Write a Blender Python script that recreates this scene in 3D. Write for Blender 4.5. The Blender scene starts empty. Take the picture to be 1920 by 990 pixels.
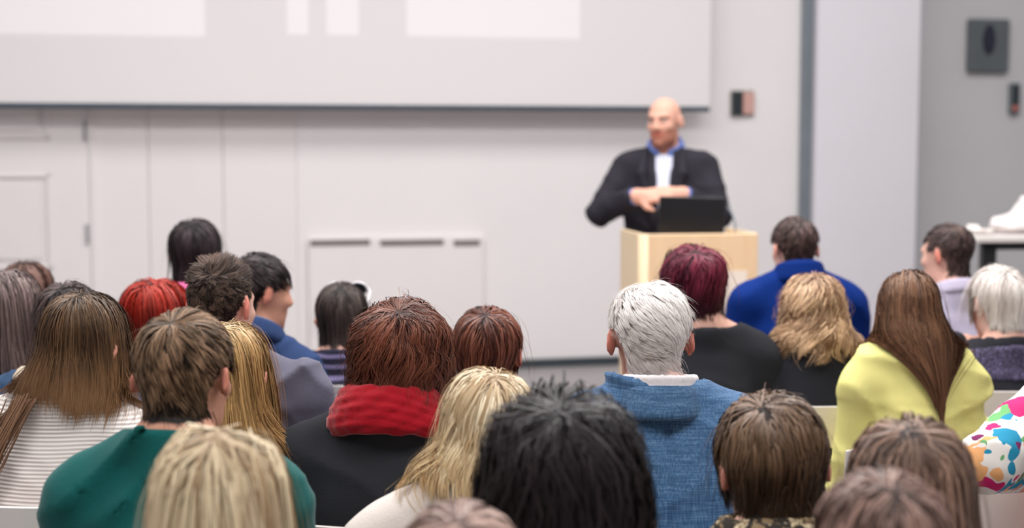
import bpy, math, random
import numpy as np
from mathutils import Matrix, Vector

# ------------------------------------------------------------------ camera
FPX = 2700.0                      # focal length in pixels of the 1920x990 frame
CAMZ = 1.55
PITCH = math.atan(229.0 / FPX)
scene = bpy.context.scene
COL = scene.collection
cam_d = bpy.data.cameras.new('camera')
cam = bpy.data.objects.new('camera', cam_d); COL.objects.link(cam)
cam.location = (0, 0, CAMZ)
cam.rotation_euler = (math.pi / 2 - PITCH, 0, 0)
cam_d.sensor_width = 36.0
cam_d.lens = FPX * 36.0 / 1920.0
cam_d.clip_start = 0.05
cam_d.dof.use_dof = True
cam_d.dof.focus_distance = 3.05
cam_d.dof.aperture_fstop = 2.3
scene.camera = cam

# ------------------------------------------------------------------ world, lamps, exposure
world = bpy.data.worlds.new('room_light'); scene.world = world
world.use_nodes = True
world.node_tree.nodes['Background'].inputs[0].default_value = (1.0, 0.985, 0.99, 1)
world.node_tree.nodes['Background'].inputs[1].default_value = 0.26

def lamp(name, loc, rot, sx, sy, power, col=(1, 0.985, 0.97)):
    d = bpy.data.lights.new(name, 'AREA'); d.shape = 'RECTANGLE'; d.size = sx; d.size_y = sy
    d.energy = power; d.color = col
    o = bpy.data.objects.new(name, d); COL.objects.link(o); o.location = loc; o.rotation_euler = rot
    return o
lamp('ceiling_lamp_stage', (0.5, 6.9, 4.8), (math.radians(18), 0, math.radians(13)), 9.0, 1.2, 182)
lamp('ceiling_lamp_audience', (0.0, 4.5, 4.2), (math.radians(-4), 0, math.radians(13)), 6.0, 1.4, 310)
lamp('fill_lamp_rear', (0.3, 1.2, 4.0), (math.radians(6), 0, math.radians(13)), 6.0, 1.0, 150)  # unseen fill lamp, added to brighten the audience's backs

scene.view_settings.view_transform = 'Standard'
scene.view_settings.look = 'None'
scene.view_settings.gamma = 1.0
scene.view_settings.use_curve_mapping = False
scene.view_settings.exposure = 0.0

# ------------------------------------------------------------------ helpers
F_ = np.array([0, math.cos(PITCH), -math.sin(PITCH)]); U_ = np.array([0, math.sin(PITCH), math.cos(PITCH)])
def ray(px, py):
    return F_ + (px - 960) / FPX * np.array([1., 0, 0]) + (495 - py) / FPX * U_
def at(px, py, D):                       # world point seen at a photo pixel, at room depth D
    r = ray(px, py); return np.array([0, 0, CAMZ]) + r * (D / r[1])

def lin(c):
    c = np.array(c, float) / 255.0
    return np.where(c <= 0.04045, c / 12.92, ((c + 0.055) / 1.055) ** 2.4)

def tag(o, label=None, cat=None, group=None, kind=None):
    if label: o['label'] = label
    if cat: o['category'] = cat
    if group: o['group'] = group
    if kind: o['kind'] = kind
    return o

def mesh_np(name, V, Q, smooth=True, mat=None, col=None):
    """mesh from an (n,3) array and an (m,4) or (m,3) index array"""
    me = bpy.data.meshes.new(name)
    V = np.ascontiguousarray(V, np.float32); Q = np.ascontiguousarray(Q, np.int32)
    k = Q.shape[1]
    me.vertices.add(len(V)); me.vertices.foreach_set('co', V.ravel())
    me.loops.add(Q.size); me.loops.foreach_set('vertex_index', Q.ravel())
    me.polygons.add(len(Q)); me.polygons.foreach_set('loop_start', np.arange(0, Q.size, k, dtype=np.int32))
    me.polygons.foreach_set('use_smooth', np.full(len(Q), smooth, dtype=bool))
    me.update(calc_edges=True)
    if col is not None:
        a = me.attributes.new('tint', 'FLOAT_COLOR', 'POINT')
        c4 = np.ones((len(V), 4), np.float32); c4[:, :3] = col
        a.data.foreach_set('color', c4.ravel())
    if mat is not None: me.materials.append(mat)
    return me

def link(name, me, parent=None, loc=None, rotz=None):
    o = bpy.data.objects.new(name, me); COL.objects.link(o)
    if parent is not None: o.parent = parent
    if loc is not None: o.location = loc
    if rotz is not None: o.rotation_euler = (0, 0, rotz)
    return o

class MB:                                   # small mesh builder for hard things
    def __init__(s): s.v = []; s.f = []; s.n = 0
    def add(s, V, Fs):
        V = np.asarray(V, float); s.v.append(V); s.f += [[i + s.n for i in f] for f in Fs]; s.n += len(V); return s
    def box(s, x0, x1, y0, y1, z0, z1, b=0.0):
        if b <= 0:
            V = [(x, y, z) for x in (x0, x1) for y in (y0, y1) for z in (z0, z1)]
            return s.add(V, [(0, 1, 3, 2), (4, 6, 7, 5), (0, 4, 5, 1), (2, 3, 7, 6), (0, 2, 6, 4), (1, 5, 7, 3)])
        V = []; idx = {}
        for ix, x in enumerate((x0, x1)):
            for iy, y in enumerate((y0, y1)):
                for iz, z in enumerate((z0, z1)):
                    sx, sy, sz = (1, -1)[ix], (1, -1)[iy], (1, -1)[iz]
                    for ax in range(3):
                        p = [x + sx * b, y + sy * b, z + sz * b]; p[ax] = (x, y, z)[ax]
                        idx[(ix, iy, iz, ax)] = len(V); V.append(p)
        Fs = []
        for ax in range(3):
            for sd in (0, 1):
                o = [a for a in range(3) if a != ax]; ring = []
                for (p, q) in ((0, 0), (1, 0), (1, 1), (0, 1)):
                    c = [0, 0, 0]; c[ax] = sd; c[o[0]] = p; c[o[1]] = q; ring.append(idx[(*c, ax)])
                Fs.append(ring)
        for ax in range(3):                 # edge chamfers
            o = [a for a in range(3) if a != ax]
            for p in (0, 1):
                for q in (0, 1):
                    c0 = [0, 0, 0]; c0[ax] = 0; c0[o[0]] = p; c0[o[1]] = q; c1 = list(c0); c1[ax] = 1
                    Fs.append([idx[(*c0, o[0])], idx[(*c1, o[0])], idx[(*c1, o[1])], idx[(*c0, o[1])]])
        for ix in (0, 1):
            for iy in (0, 1):
                for iz in (0, 1): Fs.append([idx[(ix, iy, iz, a)] for a in range(3)])
        return s.add(V, Fs)
    def tube(s, pts, r, n=8, cap=True):
        pts = [np.array(p, float) for p in pts]; rr = r if hasattr(r, '__len__') else [r] * len(pts)
        V = []; up = np.array([0.0, 0, 1])
        for i, p in enumerate(pts):
            t = pts[min(i + 1, len(pts) - 1)] - pts[max(i - 1, 0)]; t = t / (np.linalg.norm(t) + 1e-9)
            ref = up if abs(t[2]) < 0.95 else np.array([1.0, 0, 0])
            a = np.cross(t, ref); a /= np.linalg.norm(a); b = np.cross(t, a)
            for k in range(n):
                w = 2 * math.pi * k / n; V.append(p + rr[i] * (math.cos(w) * a + math.sin(w) * b))
        Fs = [[i * n + k, i * n + (k + 1) % n, (i + 1) * n + (k + 1) % n, (i + 1) * n + k] for i in range(len(pts) - 1) for k in range(n)]
        if cap: Fs += [list(range(n))[::-1], [(len(pts) - 1) * n + k for k in range(n)]]
        return s.add(V, Fs)
    def mesh(s, name, mat, smooth=False):
        import bmesh
        me = bpy.data.meshes.new(name); me.from_pydata(np.concatenate(s.v).tolist(), [], s.f)
        bm = bmesh.new(); bm.from_mesh(me); bmesh.ops.recalc_face_normals(bm, faces=bm.faces); bm.to_mesh(me); bm.free()
        if smooth: me.polygons.foreach_set('use_smooth', [True] * len(me.polygons))
        me.materials.append(mat); me.update(); return me
    def build(s, name, mat, parent=None, loc=None, rotz=None, smooth=False):
        return link(name, s.mesh(name, mat, smooth), parent, loc, rotz)

# ------------------------------------------------------------------ materials
MATS = {}
def nodes_of(name):
    m = bpy.data.materials.new(name); m.use_nodes = True
    nt = m.node_tree; return m, nt, nt.nodes['Principled BSDF']
def N(nt, kind, **kw):
    n = nt.nodes.new(kind)
    for k, v in kw.items(): setattr(n, k, v)
    return n
def ramp(nt, fac, stops, interp='LINEAR'):
    r = N(nt, 'ShaderNodeValToRGB'); r.color_ramp.interpolation = interp
    while len(r.color_ramp.elements) < len(stops): r.color_ramp.elements.new(0.5)
    for e, (p, c) in zip(r.color_ramp.elements, stops): e.position = p; e.color = (*c, 1)
    nt.links.new(fac, r.inputs[0]); return r.outputs[0]
def plain(name, rgb, rough=0.6, metal=0.0, noise=0.06, scale=6.0, bump=0.0, bscale=60.0, spec=0.5, sheen=0.0):
    """one paint/plastic/cloth colour with a faint mottled variation and fine relief"""
    if name in MATS: return MATS[name]
    m, nt, p = nodes_of(name); c = lin(rgb)
    tc = N(nt, 'ShaderNodeTexCoord'); nz = N(nt, 'ShaderNodeTexNoise'); nz.inputs['Scale'].default_value = scale
    nz.inputs['Detail'].default_value = 4
    nt.links.new(tc.outputs['Object'], nz.inputs['Vector'])
    nt.links.new(ramp(nt, nz.outputs[0], [(0.3, tuple(c * (1 - noise))), (0.7, tuple(np.minimum(c * (1 + noise), 1)))]), p.inputs['Base Color'])
    p.inputs['Roughness'].default_value = rough; p.inputs['Metallic'].default_value = metal
    p.inputs['Specular IOR Level'].default_value = spec
    if sheen: p.inputs['Sheen Weight'].default_value = sheen; p.inputs['Sheen Roughness'].default_value = 0.4
    if bump:
        n2 = N(nt, 'ShaderNodeTexNoise'); n2.inputs['Scale'].default_value = bscale; nt.links.new(tc.outputs['Object'], n2.inputs['Vector'])
        b = N(nt, 'ShaderNodeBump'); b.inputs['Strength'].default_value = bump; b.inputs['Distance'].default_value = 0.01
        nt.links.new(n2.outputs[0], b.inputs['Height']); nt.links.new(b.outputs[0], p.inputs['Normal'])
    MATS[name] = m; return m
def wood(name, a, b):
    m, nt, p = nodes_of(name); tc = N(nt, 'ShaderNodeTexCoord'); mp = N(nt, 'ShaderNodeMapping')
    mp.inputs['Scale'].default_value = (14, 14, 0.8); nt.links.new(tc.outputs['Object'], mp.inputs[0])
    nz = N(nt, 'ShaderNodeTexNoise'); nz.inputs['Scale'].default_value = 2.2; nz.inputs['Detail'].default_value = 6; nz.inputs['Distortion'].default_value = 0.6
    nt.links.new(mp.outputs[0], nz.inputs['Vector'])
    nt.links.new(ramp(nt, nz.outputs[0], [(0.3, tuple(lin(a))), (0.7, tuple(lin(b)))]), p.inputs['Base Color'])
    p.inputs['Roughness'].default_value = 0.45; return m
def cloth_stripes(name, base, other, period, duty=0.5, bump=0.0, axis='Z', rough=0.85, soft=0.12):
    """horizontal knit or printed bands, measured along the garment's own height"""
    m, nt, p = nodes_of(name); tc = N(nt, 'ShaderNodeTexCoord'); sp = N(nt, 'ShaderNodeSeparateXYZ')
    nt.links.new(tc.outputs['Object'], sp.inputs[0])
    nz = N(nt, 'ShaderNodeTexNoise'); nz.inputs['Scale'].default_value = 5; nt.links.new(tc.outputs['Object'], nz.inputs['Vector'])
    ad = N(nt, 'ShaderNodeMath', operation='MULTIPLY_ADD'); ad.inputs[1].default_value = period * 1.2
    nt.links.new(nz.outputs[0], ad.inputs[0]); nt.links.new(sp.outputs[axis], ad.inputs[2])
    mu = N(nt, 'ShaderNodeMath', operation='MULTIPLY'); mu.inputs[1].default_value = 2 * math.pi / period; nt.links.new(ad.outputs[0], mu.inputs[0])
    sn = N(nt, 'ShaderNodeMath', operation='SINE'); nt.links.new(mu.outputs[0], sn.inputs[0])
    mr = N(nt, 'ShaderNodeMath', operation='MULTIPLY_ADD'); mr.inputs[1].default_value = 0.5; mr.inputs[2].default_value = 0.5; nt.links.new(sn.outputs[0], mr.inputs[0])
    nt.links.new(ramp(nt, mr.outputs[0], [(max(duty - soft, 0), tuple(lin(base))), (min(duty + soft, 1), tuple(lin(other)))]), p.inputs['Base Color'])
    p.inputs['Roughness'].default_value = rough; p.inputs['Specular IOR Level'].default_value = 0.2
    if bump:
        b = N(nt, 'ShaderNodeBump'); b.inputs['Strength'].default_value = bump; b.inputs['Distance'].default_value = 0.004
        nt.links.new(mr.outputs[0], b.inputs['Height']); nt.links.new(b.outputs[0], p.inputs['Normal'])
    return m
def cloth_weave(name, a, b, c, scale=55.0):
    """fine suiting: crossing threads with a slubby plaid in them"""
    m, nt, p = nodes_of(name); tc = N(nt, 'ShaderNodeTexCoord'); outs = []
    for sc in ((1.0, 1.0, 0.05), (0.05, 0.05, 1.0)):
        mp = N(nt, 'ShaderNodeMapping'); mp.inputs['Scale'].default_value = sc; nt.links.new(tc.outputs['Object'], mp.inputs[0])
        nz = N(nt, 'ShaderNodeTexNoise'); nz.inputs['Scale'].default_value = scale * 3; nz.inputs['Detail'].default_value = 3
        nt.links.new(mp.outputs[0], nz.inputs['Vector']); outs.append(nz.outputs[0])
    ad = N(nt, 'ShaderNodeMath', operation='ADD'); nt.links.new(outs[0], ad.inputs[0]); nt.links.new(outs[1], ad.inputs[1])
    hf = N(nt, 'ShaderNodeMath', operation='MULTIPLY'); hf.inputs[1].default_value = 0.5; nt.links.new(ad.outputs[0], hf.inputs[0])
    nt.links.new(ramp(nt, hf.outputs[0], [(0.36, tuple(lin(a))), (0.5, tuple(lin(b))), (0.64, tuple(lin(c)))]), p.inputs['Base Color'])
    bp = N(nt, 'ShaderNodeBump'); bp.inputs['Strength'].default_value = 0.15; bp.inputs['Distance'].default_value = 0.003
    nt.links.new(hf.outputs[0], bp.inputs['Height']); nt.links.new(bp.outputs[0], p.inputs['Normal'])
    p.inputs['Roughness'].default_value = 0.75; p.inputs['Specular IOR Level'].default_value = 0.25
    p.inputs['Sheen Weight'].default_value = 0.15; return m
def cloth_blotch(name, ground, blots, scale, size=0.35, warp=0.25):
    """printed flowers or spots: cells of random colour on a plain ground"""
    m, nt, p = nodes_of(name); tc = N(nt, 'ShaderNodeTexCoord')
    nz = N(nt, 'ShaderNodeTexNoise'); nz.inputs['Scale'].default_value = scale * 0.8; nt.links.new(tc.outputs['Object'], nz.inputs['Vector'])
    mx = N(nt, 'ShaderNodeMix', data_type='VECTOR'); mx.inputs[0].default_value = warp * 0.12
    nt.links.new(tc.outputs['Object'], mx.inputs[4]); nt.links.new(nz.outputs[1], mx.inputs[5])
    col = None
    for lay, (sc, sz) in enumerate(((scale, size), (scale * 2.1, size * 0.8))):
        vo = N(nt, 'ShaderNodeTexVoronoi'); vo.inputs['Scale'].default_value = sc; vo.inputs['Randomness'].default_value = 0.9
        nt.links.new(mx.outputs[1], vo.inputs['Vector'])
        sp = N(nt, 'ShaderNodeSeparateColor'); nt.links.new(vo.outputs['Color'], sp.inputs[0])
        k = len(blots); cr = ramp(nt, sp.outputs[0], [(i / k, tuple(lin(b))) for i, b in enumerate(blots)], 'CONSTANT')
        lt = N(nt, 'ShaderNodeMath', operation='LESS_THAN'); lt.inputs[1].default_value = sz; nt.links.new(vo.outputs['Distance'], lt.inputs[0])
        mc = N(nt, 'ShaderNodeMix', data_type='RGBA'); nt.links.new(lt.outputs[0], mc.inputs[0])
        if col is None: mc.inputs[6].default_value = (*lin(ground), 1)
        else: nt.links.new(col, mc.inputs[6])
        nt.links.new(cr, mc.inputs[7]); col = mc.outputs[2]
    nt.links.new(col, p.inputs['Base Color']); p.inputs['Roughness'].default_value = 0.8; p.inputs['Specular IOR Level'].default_value = 0.2
    return m
def tinted(name, rough, spec, sss=0.0, sheen=0.0, noise=0.0):
    """colour comes from the mesh's own tint attribute (skin regions, single hair locks)"""
    m, nt, p = nodes_of(name); a = N(nt, 'ShaderNodeAttribute'); a.attribute_name = 'tint'
    out = a.outputs['Color']
    if noise:
        tc = N(nt, 'ShaderNodeTexCoord'); nz = N(nt, 'ShaderNodeTexNoise'); nz.inputs['Scale'].default_value = 45; nt.links.new(tc.outputs['Object'], nz.inputs['Vector'])
        mx = N(nt, 'ShaderNodeMix', data_type='RGBA', blend_type='MULTIPLY'); mx.inputs[0].default_value = noise
        nt.links.new(out, mx.inputs[6]); nt.links.new(ramp(nt, nz.outputs[0], [(0.3, (0.6, 0.5, 0.5)), (0.7, (1, 1, 1))]), mx.inputs[7]); out = mx.outputs[2]
    nt.links.new(out, p.inputs['Base Color']); p.inputs['Roughness'].default_value = rough; p.inputs['Specular IOR Level'].default_value = spec
    if sss:
        p.inputs['Subsurface Weight'].default_value = sss; p.inputs['Subsurface Radius'].default_value = (1, 0.3, 0.2); p.inputs['Subsurface Scale'].default_value = 0.01
    return m
M_SKIN = tinted('skin', 0.6, 0.22, noise=0.25)
def hair_mat(name, rough, spec, aniso):
    m = tinted(name, rough, spec); nt = m.node_tree; p = nt.nodes['Principled BSDF']
    a = N(nt, 'ShaderNodeAttribute'); a.attribute_name = 'flow'; v = N(nt, 'ShaderNodeVectorTransform'); v.vector_type = 'VECTOR'; v.convert_from = 'OBJECT'; v.convert_to = 'WORLD'
    ta = next(n_ for n_ in nt.nodes if n_.type == 'ATTRIBUTE' and n_.attribute_name == 'tint'); gm = N(nt, 'ShaderNodeGamma'); gm.inputs[1].default_value = 0.4
    nt.links.new(ta.outputs['Color'], gm.inputs[0]); nt.links.new(gm.outputs[0], p.inputs['Specular Tint'])
    nt.links.new(a.outputs['Vector'], v.inputs[0]); nt.links.new(v.outputs[0], p.inputs['Tangent']); p.inputs['Anisotropic'].default_value = aniso
    return m
M_HAIR = hair_mat('hair', 0.36, 0.65, 0.75)
M_HAIR_SOFT = hair_mat('hair_matte', 0.55, 0.35, 0.5)

# ------------------------------------------------------------------ the room
WROT = math.atan(0.23); WY = 9.8
ca, sa = math.cos(WROT), math.sin(WROT)
def wloc(s, d, z): return (s * ca + d * sa, WY + s * sa - d * ca, z)    # along the wall, out of the wall, up
def wpix(px, py, d=0.0):                                                # photo pixel -> (s, z) on the plane d in front of the wall
    r = ray(px, py); o = np.array([0, 0, CAMZ]); n = np.array([sa, -ca, 0])
    p0 = np.array(wloc(0, d, 0)); t = np.dot(p0 - o, n) / np.dot(r, n); p = o + t * r
    return float((p[0] - p0[0]) * ca + (p[1] - p0[1]) * sa), float(p[2])
# in wall-local meshes: x runs along the wall, -y points out of the wall into the room, z is up
def wall_obj(mb, name, mat, parent=None, smooth=False):
    if parent is None: return mb.build(name, mat, None, (0, WY, 0), WROT, smooth)
    return mb.build(name, mat, parent, None, None, smooth)
def struct(o, label, cat=None): return tag(o, label, cat, kind='structure')

M_WALL = plain('wall_paint', (232, 226, 227), 0.7, noise=0.015, scale=1.5)
M_PANEL = plain('panel_paint', (231, 224, 224), 0.55, noise=0.012, scale=2)
M_DOOR = plain('door_paint', (230, 224, 224), 0.5, noise=0.012, scale=2)
M_GREY = plain('recess_paint', (206, 203, 206), 0.7, noise=0.03, scale=1.2)
M_FLOOR = plain('floor_vinyl', (150, 144, 144), 0.45, noise=0.06, scale=3)
M_BASE = plain('baseboard_paint', (52, 60, 66), 0.5)
M_STEEL = plain('grey_steel', (128, 136, 144), 0.4, metal=0.3)
M_DARK = plain('dark_plastic', (38, 44, 50), 0.45)
M_BLACK = plain('black_plastic', (26, 26, 28), 0.4)
M_PLATE = plain('salmon_plate', (205, 160, 150), 0.5)
M_WHITE = plain('white_plastic', (226, 218, 214), 0.4, noise=0.02)
M_CHROME = plain('chrome', (190, 190, 195), 0.2, metal=1.0)
M_HINGE = plain('hinge_paint', (165, 162, 164), 0.5)

mb = MB().box(-12, 12, -4, 16, -0.1, 0.0)
struct(mb.build('floor', M_FLOOR), 'grey floor of the lecture room', 'floor')

S_pole = wpix(1497, 300)[0]; S_edge = wpix(1722, 250, 0.12)[0]
s_plank = [wpix(x, 300)[0] for x in (176, 278, 418, 556)]
s_door0 = s_plank[0] - 1.02
# main wall: a smooth part right of the boards, the part left of the door, and the boards as pieces
wall = wall_obj(MB().box(s_plank[-1], S_pole + 0.6, 0, 0.2, 0, 4.6), 'wall_front', M_WALL)
struct(wall, 'white front wall behind the speaker', 'wall')
wall_obj(MB().box(s_plank[0] - 2.5, s_plank[-1], 0.02, 0.2, 0, 4.6), 'backing', M_WALL, wall)
for i in range(3):
    wall_obj(MB().box(s_plank[i] + 0.0015, s_plank[i + 1] - 0.0015, 0.0, 0.02, 0.0, 4.6, 0.003), 'board', M_PANEL, wall)
wall_obj(MB().box(s_door0 - 1.5, s_door0 - 0.03, 0.0, 0.02, 0.0, 4.6, 0.004), 'board', M_PANEL, wall)
# panelled door at the left
d0, d1 = s_door0, s_plank[0] - 0.03
door = wall_obj(MB().box(d0, d1, -0.012, 0.018, 0.01, 2.55, 0.004), 'door_1', M_DOOR)
struct(door, 'white panelled door in the front wall, left of the screen wall boards', 'door')
wall_obj(MB().box(d1 + 0.002, d1 + 0.034, -0.02, 0.02, 0, 2.62, 0.004).box(d0 - 0.034, d0 - 0.002, -0.02, 0.02, 0, 2.62, 0.004).box(d0 - 0.034, d1 + 0.034, -0.02, 0.02, 2.56, 2.62, 0.004), 'door_frame', M_DOOR, door)
sp1 = wpix(97, 400)[0]; zp1 = wpix(50, 325)[1]; zp2 = wpix(50, 262)[1]; zp3 = wpix(50, 505)[1]
for (za, zb) in ((zp3, zp1), (zp2, 2.42), (0.22, zp3 - 0.13)):
    x0, x1 = d0 + 0.16, sp1
    fr = MB()
    for (a, b, c, e) in ((x0, x1, za, za + 0.03), (x0, x1, zb - 0.03, zb), (x0, x0 + 0.03, za, zb), (x1 - 0.03, x1, za, zb)):
        fr.box(a, b, -0.03, -0.012, c, e, 0.008)
    wall_obj(fr, 'panel_moulding', M_DOOR, door)
    wall_obj(MB().box(x0 + 0.06, x1 - 0.06, -0.026, -0.012, za + 0.06, zb - 0.06, 0.012), 'panel', M_DOOR, door)
for py in (246, 438):
    z = wpix(161, py)[1]
    wall_obj(MB().tube([(d1 - 0.02, -0.024, z - 0.06), (d1 - 0.02, -0.024, z + 0.06)], 0.011, 8), 'hinge', M_HINGE, door)

# dark baseboard
bb = wall_obj(MB().box(s_plank[0] + 0.01, S_pole + 0.02, -0.02, 0.0, 0.0, 0.06, 0.004), 'baseboard_front', M_BASE)
struct(bb, 'dark baseboard along the foot of the front wall', 'baseboard')

# grey upright strip, white pier, recessed grey wall
st = wall_obj(MB().box(S_pole, S_pole + 0.075, -0.06, 0.0, 0.0, 4.6, 0.006), 'trim_1', M_STEEL)
struct(st, 'grey metal upright strip between the front wall and the white pier', 'trim')
pier = wall_obj(MB().box(S_pole + 0.078, S_edge, -0.12, 0.25, 0, 4.6, 0.006), 'wall_pier', plain('pier_paint', (226, 221, 228), 0.7, noise=0.015, scale=1.5))
struct(pier, 'white wall pier right of the grey metal strip', 'wall')
rec = wall_obj(MB().box(S_edge - 0.4, S_edge + 5, 0.5, 0.7, 0, 4.6), 'wall_recess', M_GREY)
struct(rec, 'grey recessed wall at the right edge with the square sign', 'wall')
struct(wall_obj(MB().box(S_edge - 0.4, S_edge + 5, 0.48, 0.5, 0, 0.06), 'baseboard_recess', M_BASE), 'dark baseboard of the recessed grey wall', 'baseboard')

# square grey sign with a dark oval, small dark thermostat
def on_wall(px0, py0, px1, py1, d):
    s0, z1 = wpix(px0, py0, d); s1, z0 = wpix(px1, py1, d); return s0, s1, z0, z1
a, b, c, e = on_wall(1812, 36, 1884, 136, -0.5)
sg = link('wall_panel', None); sg.location = (0, WY, 0); sg.rotation_euler = (0, 0, WROT)
tag(sg, 'square grey wall panel with a dark oval, high on the recessed wall', 'panel')
wall_obj(MB().box(a, b, 0.44, 0.5, c, e, 0.01), 'body', plain('sign_grey', (96, 102, 106), 0.5), sg)
ov = MB(); cx, cz = a + (b - a) * 0.47, e - (e - c) * 0.39
V = [(cx + 0.052 * math.cos(t), y, cz + 0.115 * math.sin(t)) for y in (0.432, 0.441) for t in np.linspace(0, 2 * math.pi, 24, endpoint=False)]
ov.add(V, [list(range(24))] + [[i, (i + 1) % 24, 24 + (i + 1) % 24, 24 + i] for i in range(24)])
wall_obj(ov, 'oval', plain('oval_navy', (38, 42, 58), 0.4), sg)
a, b, c, e = on_wall(1890, 156, 1906, 214, -0.5)
th = link('switch_box', None); th.location = (0, WY, 0); th.rotation_euler = (0, 0, WROT)
tag(th, 'narrow dark switch box with a red light, on the recessed grey wall', 'switch')
wall_obj(MB().box(a, b, 0.45, 0.5, c, e, 0.008), 'casing', plain('switch_grey', (104, 112, 116), 0.5), th)
wall_obj(MB().box(a + 0.008, b - 0.022, 0.443, 0.451, c + 0.02, e - 0.02, 0.003), 'faceplate', M_DARK, th)
wall_obj(MB().box(a + 0.008, b - 0.022, 0.438, 0.444, c + 0.025, c + 0.065, 0.002), 'indicator', plain('red_lens', (190, 110, 100), 0.3), th)
# control box on the front wall
a, b, c, e = on_wall(1372, 169, 1415, 218, 0.03)
cb = link('control_box', None); cb.location = (0, WY, 0); cb.rotation_euler = (0, 0, WROT)
tag(cb, 'small wall control box, half dark and half salmon, right of the screen', 'control box')
mid = a + (b - a) * 0.45
wall_obj(MB().box(a, b, -0.02, 0.0, c, e, 0.004), 'back_plate', plain('box_grey', (150, 146, 140), 0.5), cb)
wall_obj(MB().box(a + 0.004, mid, -0.045, -0.02, c + 0.01, e - 0.01, 0.004), 'dark_module', M_DARK, cb)
wall_obj(MB().box(mid + 0.006, b - 0.006, -0.04, -0.02, c + 0.014, e - 0.014, 0.004), 'salmon_module', M_PLATE, cb)

# low wall cover with three grille slots
a, b, c, e = on_wall(578, 447, 908, 690, 0.05)
rc = link('radiator_cover', None); rc.location = (0, WY, 0); rc.rotation_euler = (0, 0, WROT)
tag(rc, 'flat white cover on the lower front wall with three grey grille slots', 'radiator cover')
wall_obj(MB().box(a, b, -0.045, 0.0, 0.06, e, 0.006), 'casing', M_PANEL, rc)
for (x0, x1) in ((582, 694), (713, 832), (851, 900)):
    p0 = wpix(x0, 456, 0.05)[0]; p1 = wpix(x1, 456, 0.05)[0]; zz = wpix(x0, 456, 0.05)[1]
    wall_obj(MB().box(p0, p1, -0.052, -0.044, zz - 0.02, zz + 0.02, 0.003), 'grille', plain('grille_grey', (122, 114, 114), 0.6), rc)

# projection screen hanging in front of the wall
SD = 0.22
sr, sz = wpix(1330, 200, SD)
scr = link('projection_screen', None); scr.location = (0, WY, 0); scr.rotation_euler = (0, 0, WROT)
tag(scr, 'wide white projection screen with pale bright blocks hanging on the front wall', 'projection screen')
m, nt, p = nodes_of('screen_image')
tc = N(nt, 'ShaderNodeTexCoord'); sp = N(nt, 'ShaderNodeSeparateXYZ'); nt.links.new(tc.outputs['Object'], sp.inputs[0])
def between(axis, lo, hi, soft=0.01):
    outs = []
    for v, sg_ in ((lo, 1), (hi, -1)):
        mr = N(nt, 'ShaderNodeMapRange'); mr.inputs[1].default_value = v - soft * sg_; mr.inputs[2].default_value = v + soft * sg_
        nt.links.new(sp.outputs[axis], mr.inputs[0]); outs.append(mr.outputs[0])
    mu = N(nt, 'ShaderNodeMath', operation='MULTIPLY'); nt.links.new(outs[0], mu.inputs[0]); nt.links.new(outs[1], mu.inputs[1]); return mu.outputs[0]
tot = None
zb = wpix(200, 66, SD)[1]; zb2 = wpix(900, 70, SD)[1]
for (x0, x1, z0) in ((-400, 384, zb), (762, 1087, zb2), (538, 578, zb2), (612, 672, zb2)):
    q = N(nt, 'ShaderNodeMath', operation='MULTIPLY')
    nt.links.new(between(0, wpix(x0, 30, SD)[0], wpix(x1, 30, SD)[0]), q.inputs[0]); nt.links.new(between(2, z0, 9), q.inputs[1])
    if tot is None: tot = q.outputs[0]
    else:
        ad = N(nt, 'ShaderNodeMath', operation='ADD'); nt.links.new(tot, ad.inputs[0]); nt.links.new(q.outputs[0], ad.inputs[1]); tot = ad.outputs[0]
p.inputs['Base Color'].default_value = (*lin((218, 212, 213)), 1); p.inputs['Roughness'].default_value = 0.8; p.inputs['Specular IOR Level'].default_value = 0.1
es = N(nt, 'ShaderNodeMath', operation='MULTIPLY_ADD'); es.inputs[1].default_value = 0.13; es.inputs[2].default_value = 0.06
nt.links.new(tot, es.inputs[0]); nt.links.new(es.outputs[0], p.inputs['Emission Strength']); p.inputs['Emission Color'].default_value = (1, 0.96, 0.97, 1)
wall_obj(MB().box(sr - 7.5, sr, -SD - 0.004, -SD + 0.004, sz, 4.3), 'screen_cloth', m, scr)
wall_obj(MB().box(sr - 7.5, sr, -SD - 0.02, -SD + 0.02, sz - 0.035, sz, 0.008), 'bottom_batten', plain('batten_blue', (62, 74, 86), 0.45), scr)
wall_obj(MB().box(sr - 7.5, sr, -SD - 0.06, -0.0, 4.3, 4.42, 0.01), 'housing', M_WHITE, scr)

# ------------------------------------------------------------------ implicit bodies
def smin(a, b, k):
    h = np.maximum(k - np.abs(a - b), 0) / k
    return np.minimum(a, b) - h * h * k * 0.25
class Ell:
    def __init__(s, c, r, R=None, k=0.02, sub=False):
        s.c = np.array(c, float); s.r = np.array(r, float); s.R = R; s.k = k; s.sub = sub
        m = np.max(s.r); s.lo = s.c - m; s.hi = s.c + m
    def d(s, P, inf=0.0):
        q = P - s.c
        if s.R is not None: q = q @ s.R
        r = s.r + inf
        k0 = np.sqrt(((q / r) ** 2).sum(-1)) + 1e-9; k1 = np.sqrt(((q / (r * r)) ** 2).sum(-1)) + 1e-9
        return k0 * (k0 - 1) / k1
class Cap:
    def __init__(s, a, b, ra, rb, k=0.02, sub=False):
        s.a = np.array(a, float); s.b = np.array(b, float); s.ra = ra; s.rb = rb; s.k = k; s.sub = sub
        m = max(ra, rb); s.lo = np.minimum(s.a, s.b) - m; s.hi = np.maximum(s.a, s.b) + m
    def d(s, P, inf=0.0):
        ab = s.b - s.a; t = np.clip(((P - s.a) @ ab) / (ab @ ab + 1e-12), 0, 1)
        q = P - s.a - t[..., None] * ab
        return np.sqrt((q * q).sum(-1)) - (s.ra + (s.rb - s.ra) * t + inf)
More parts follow.
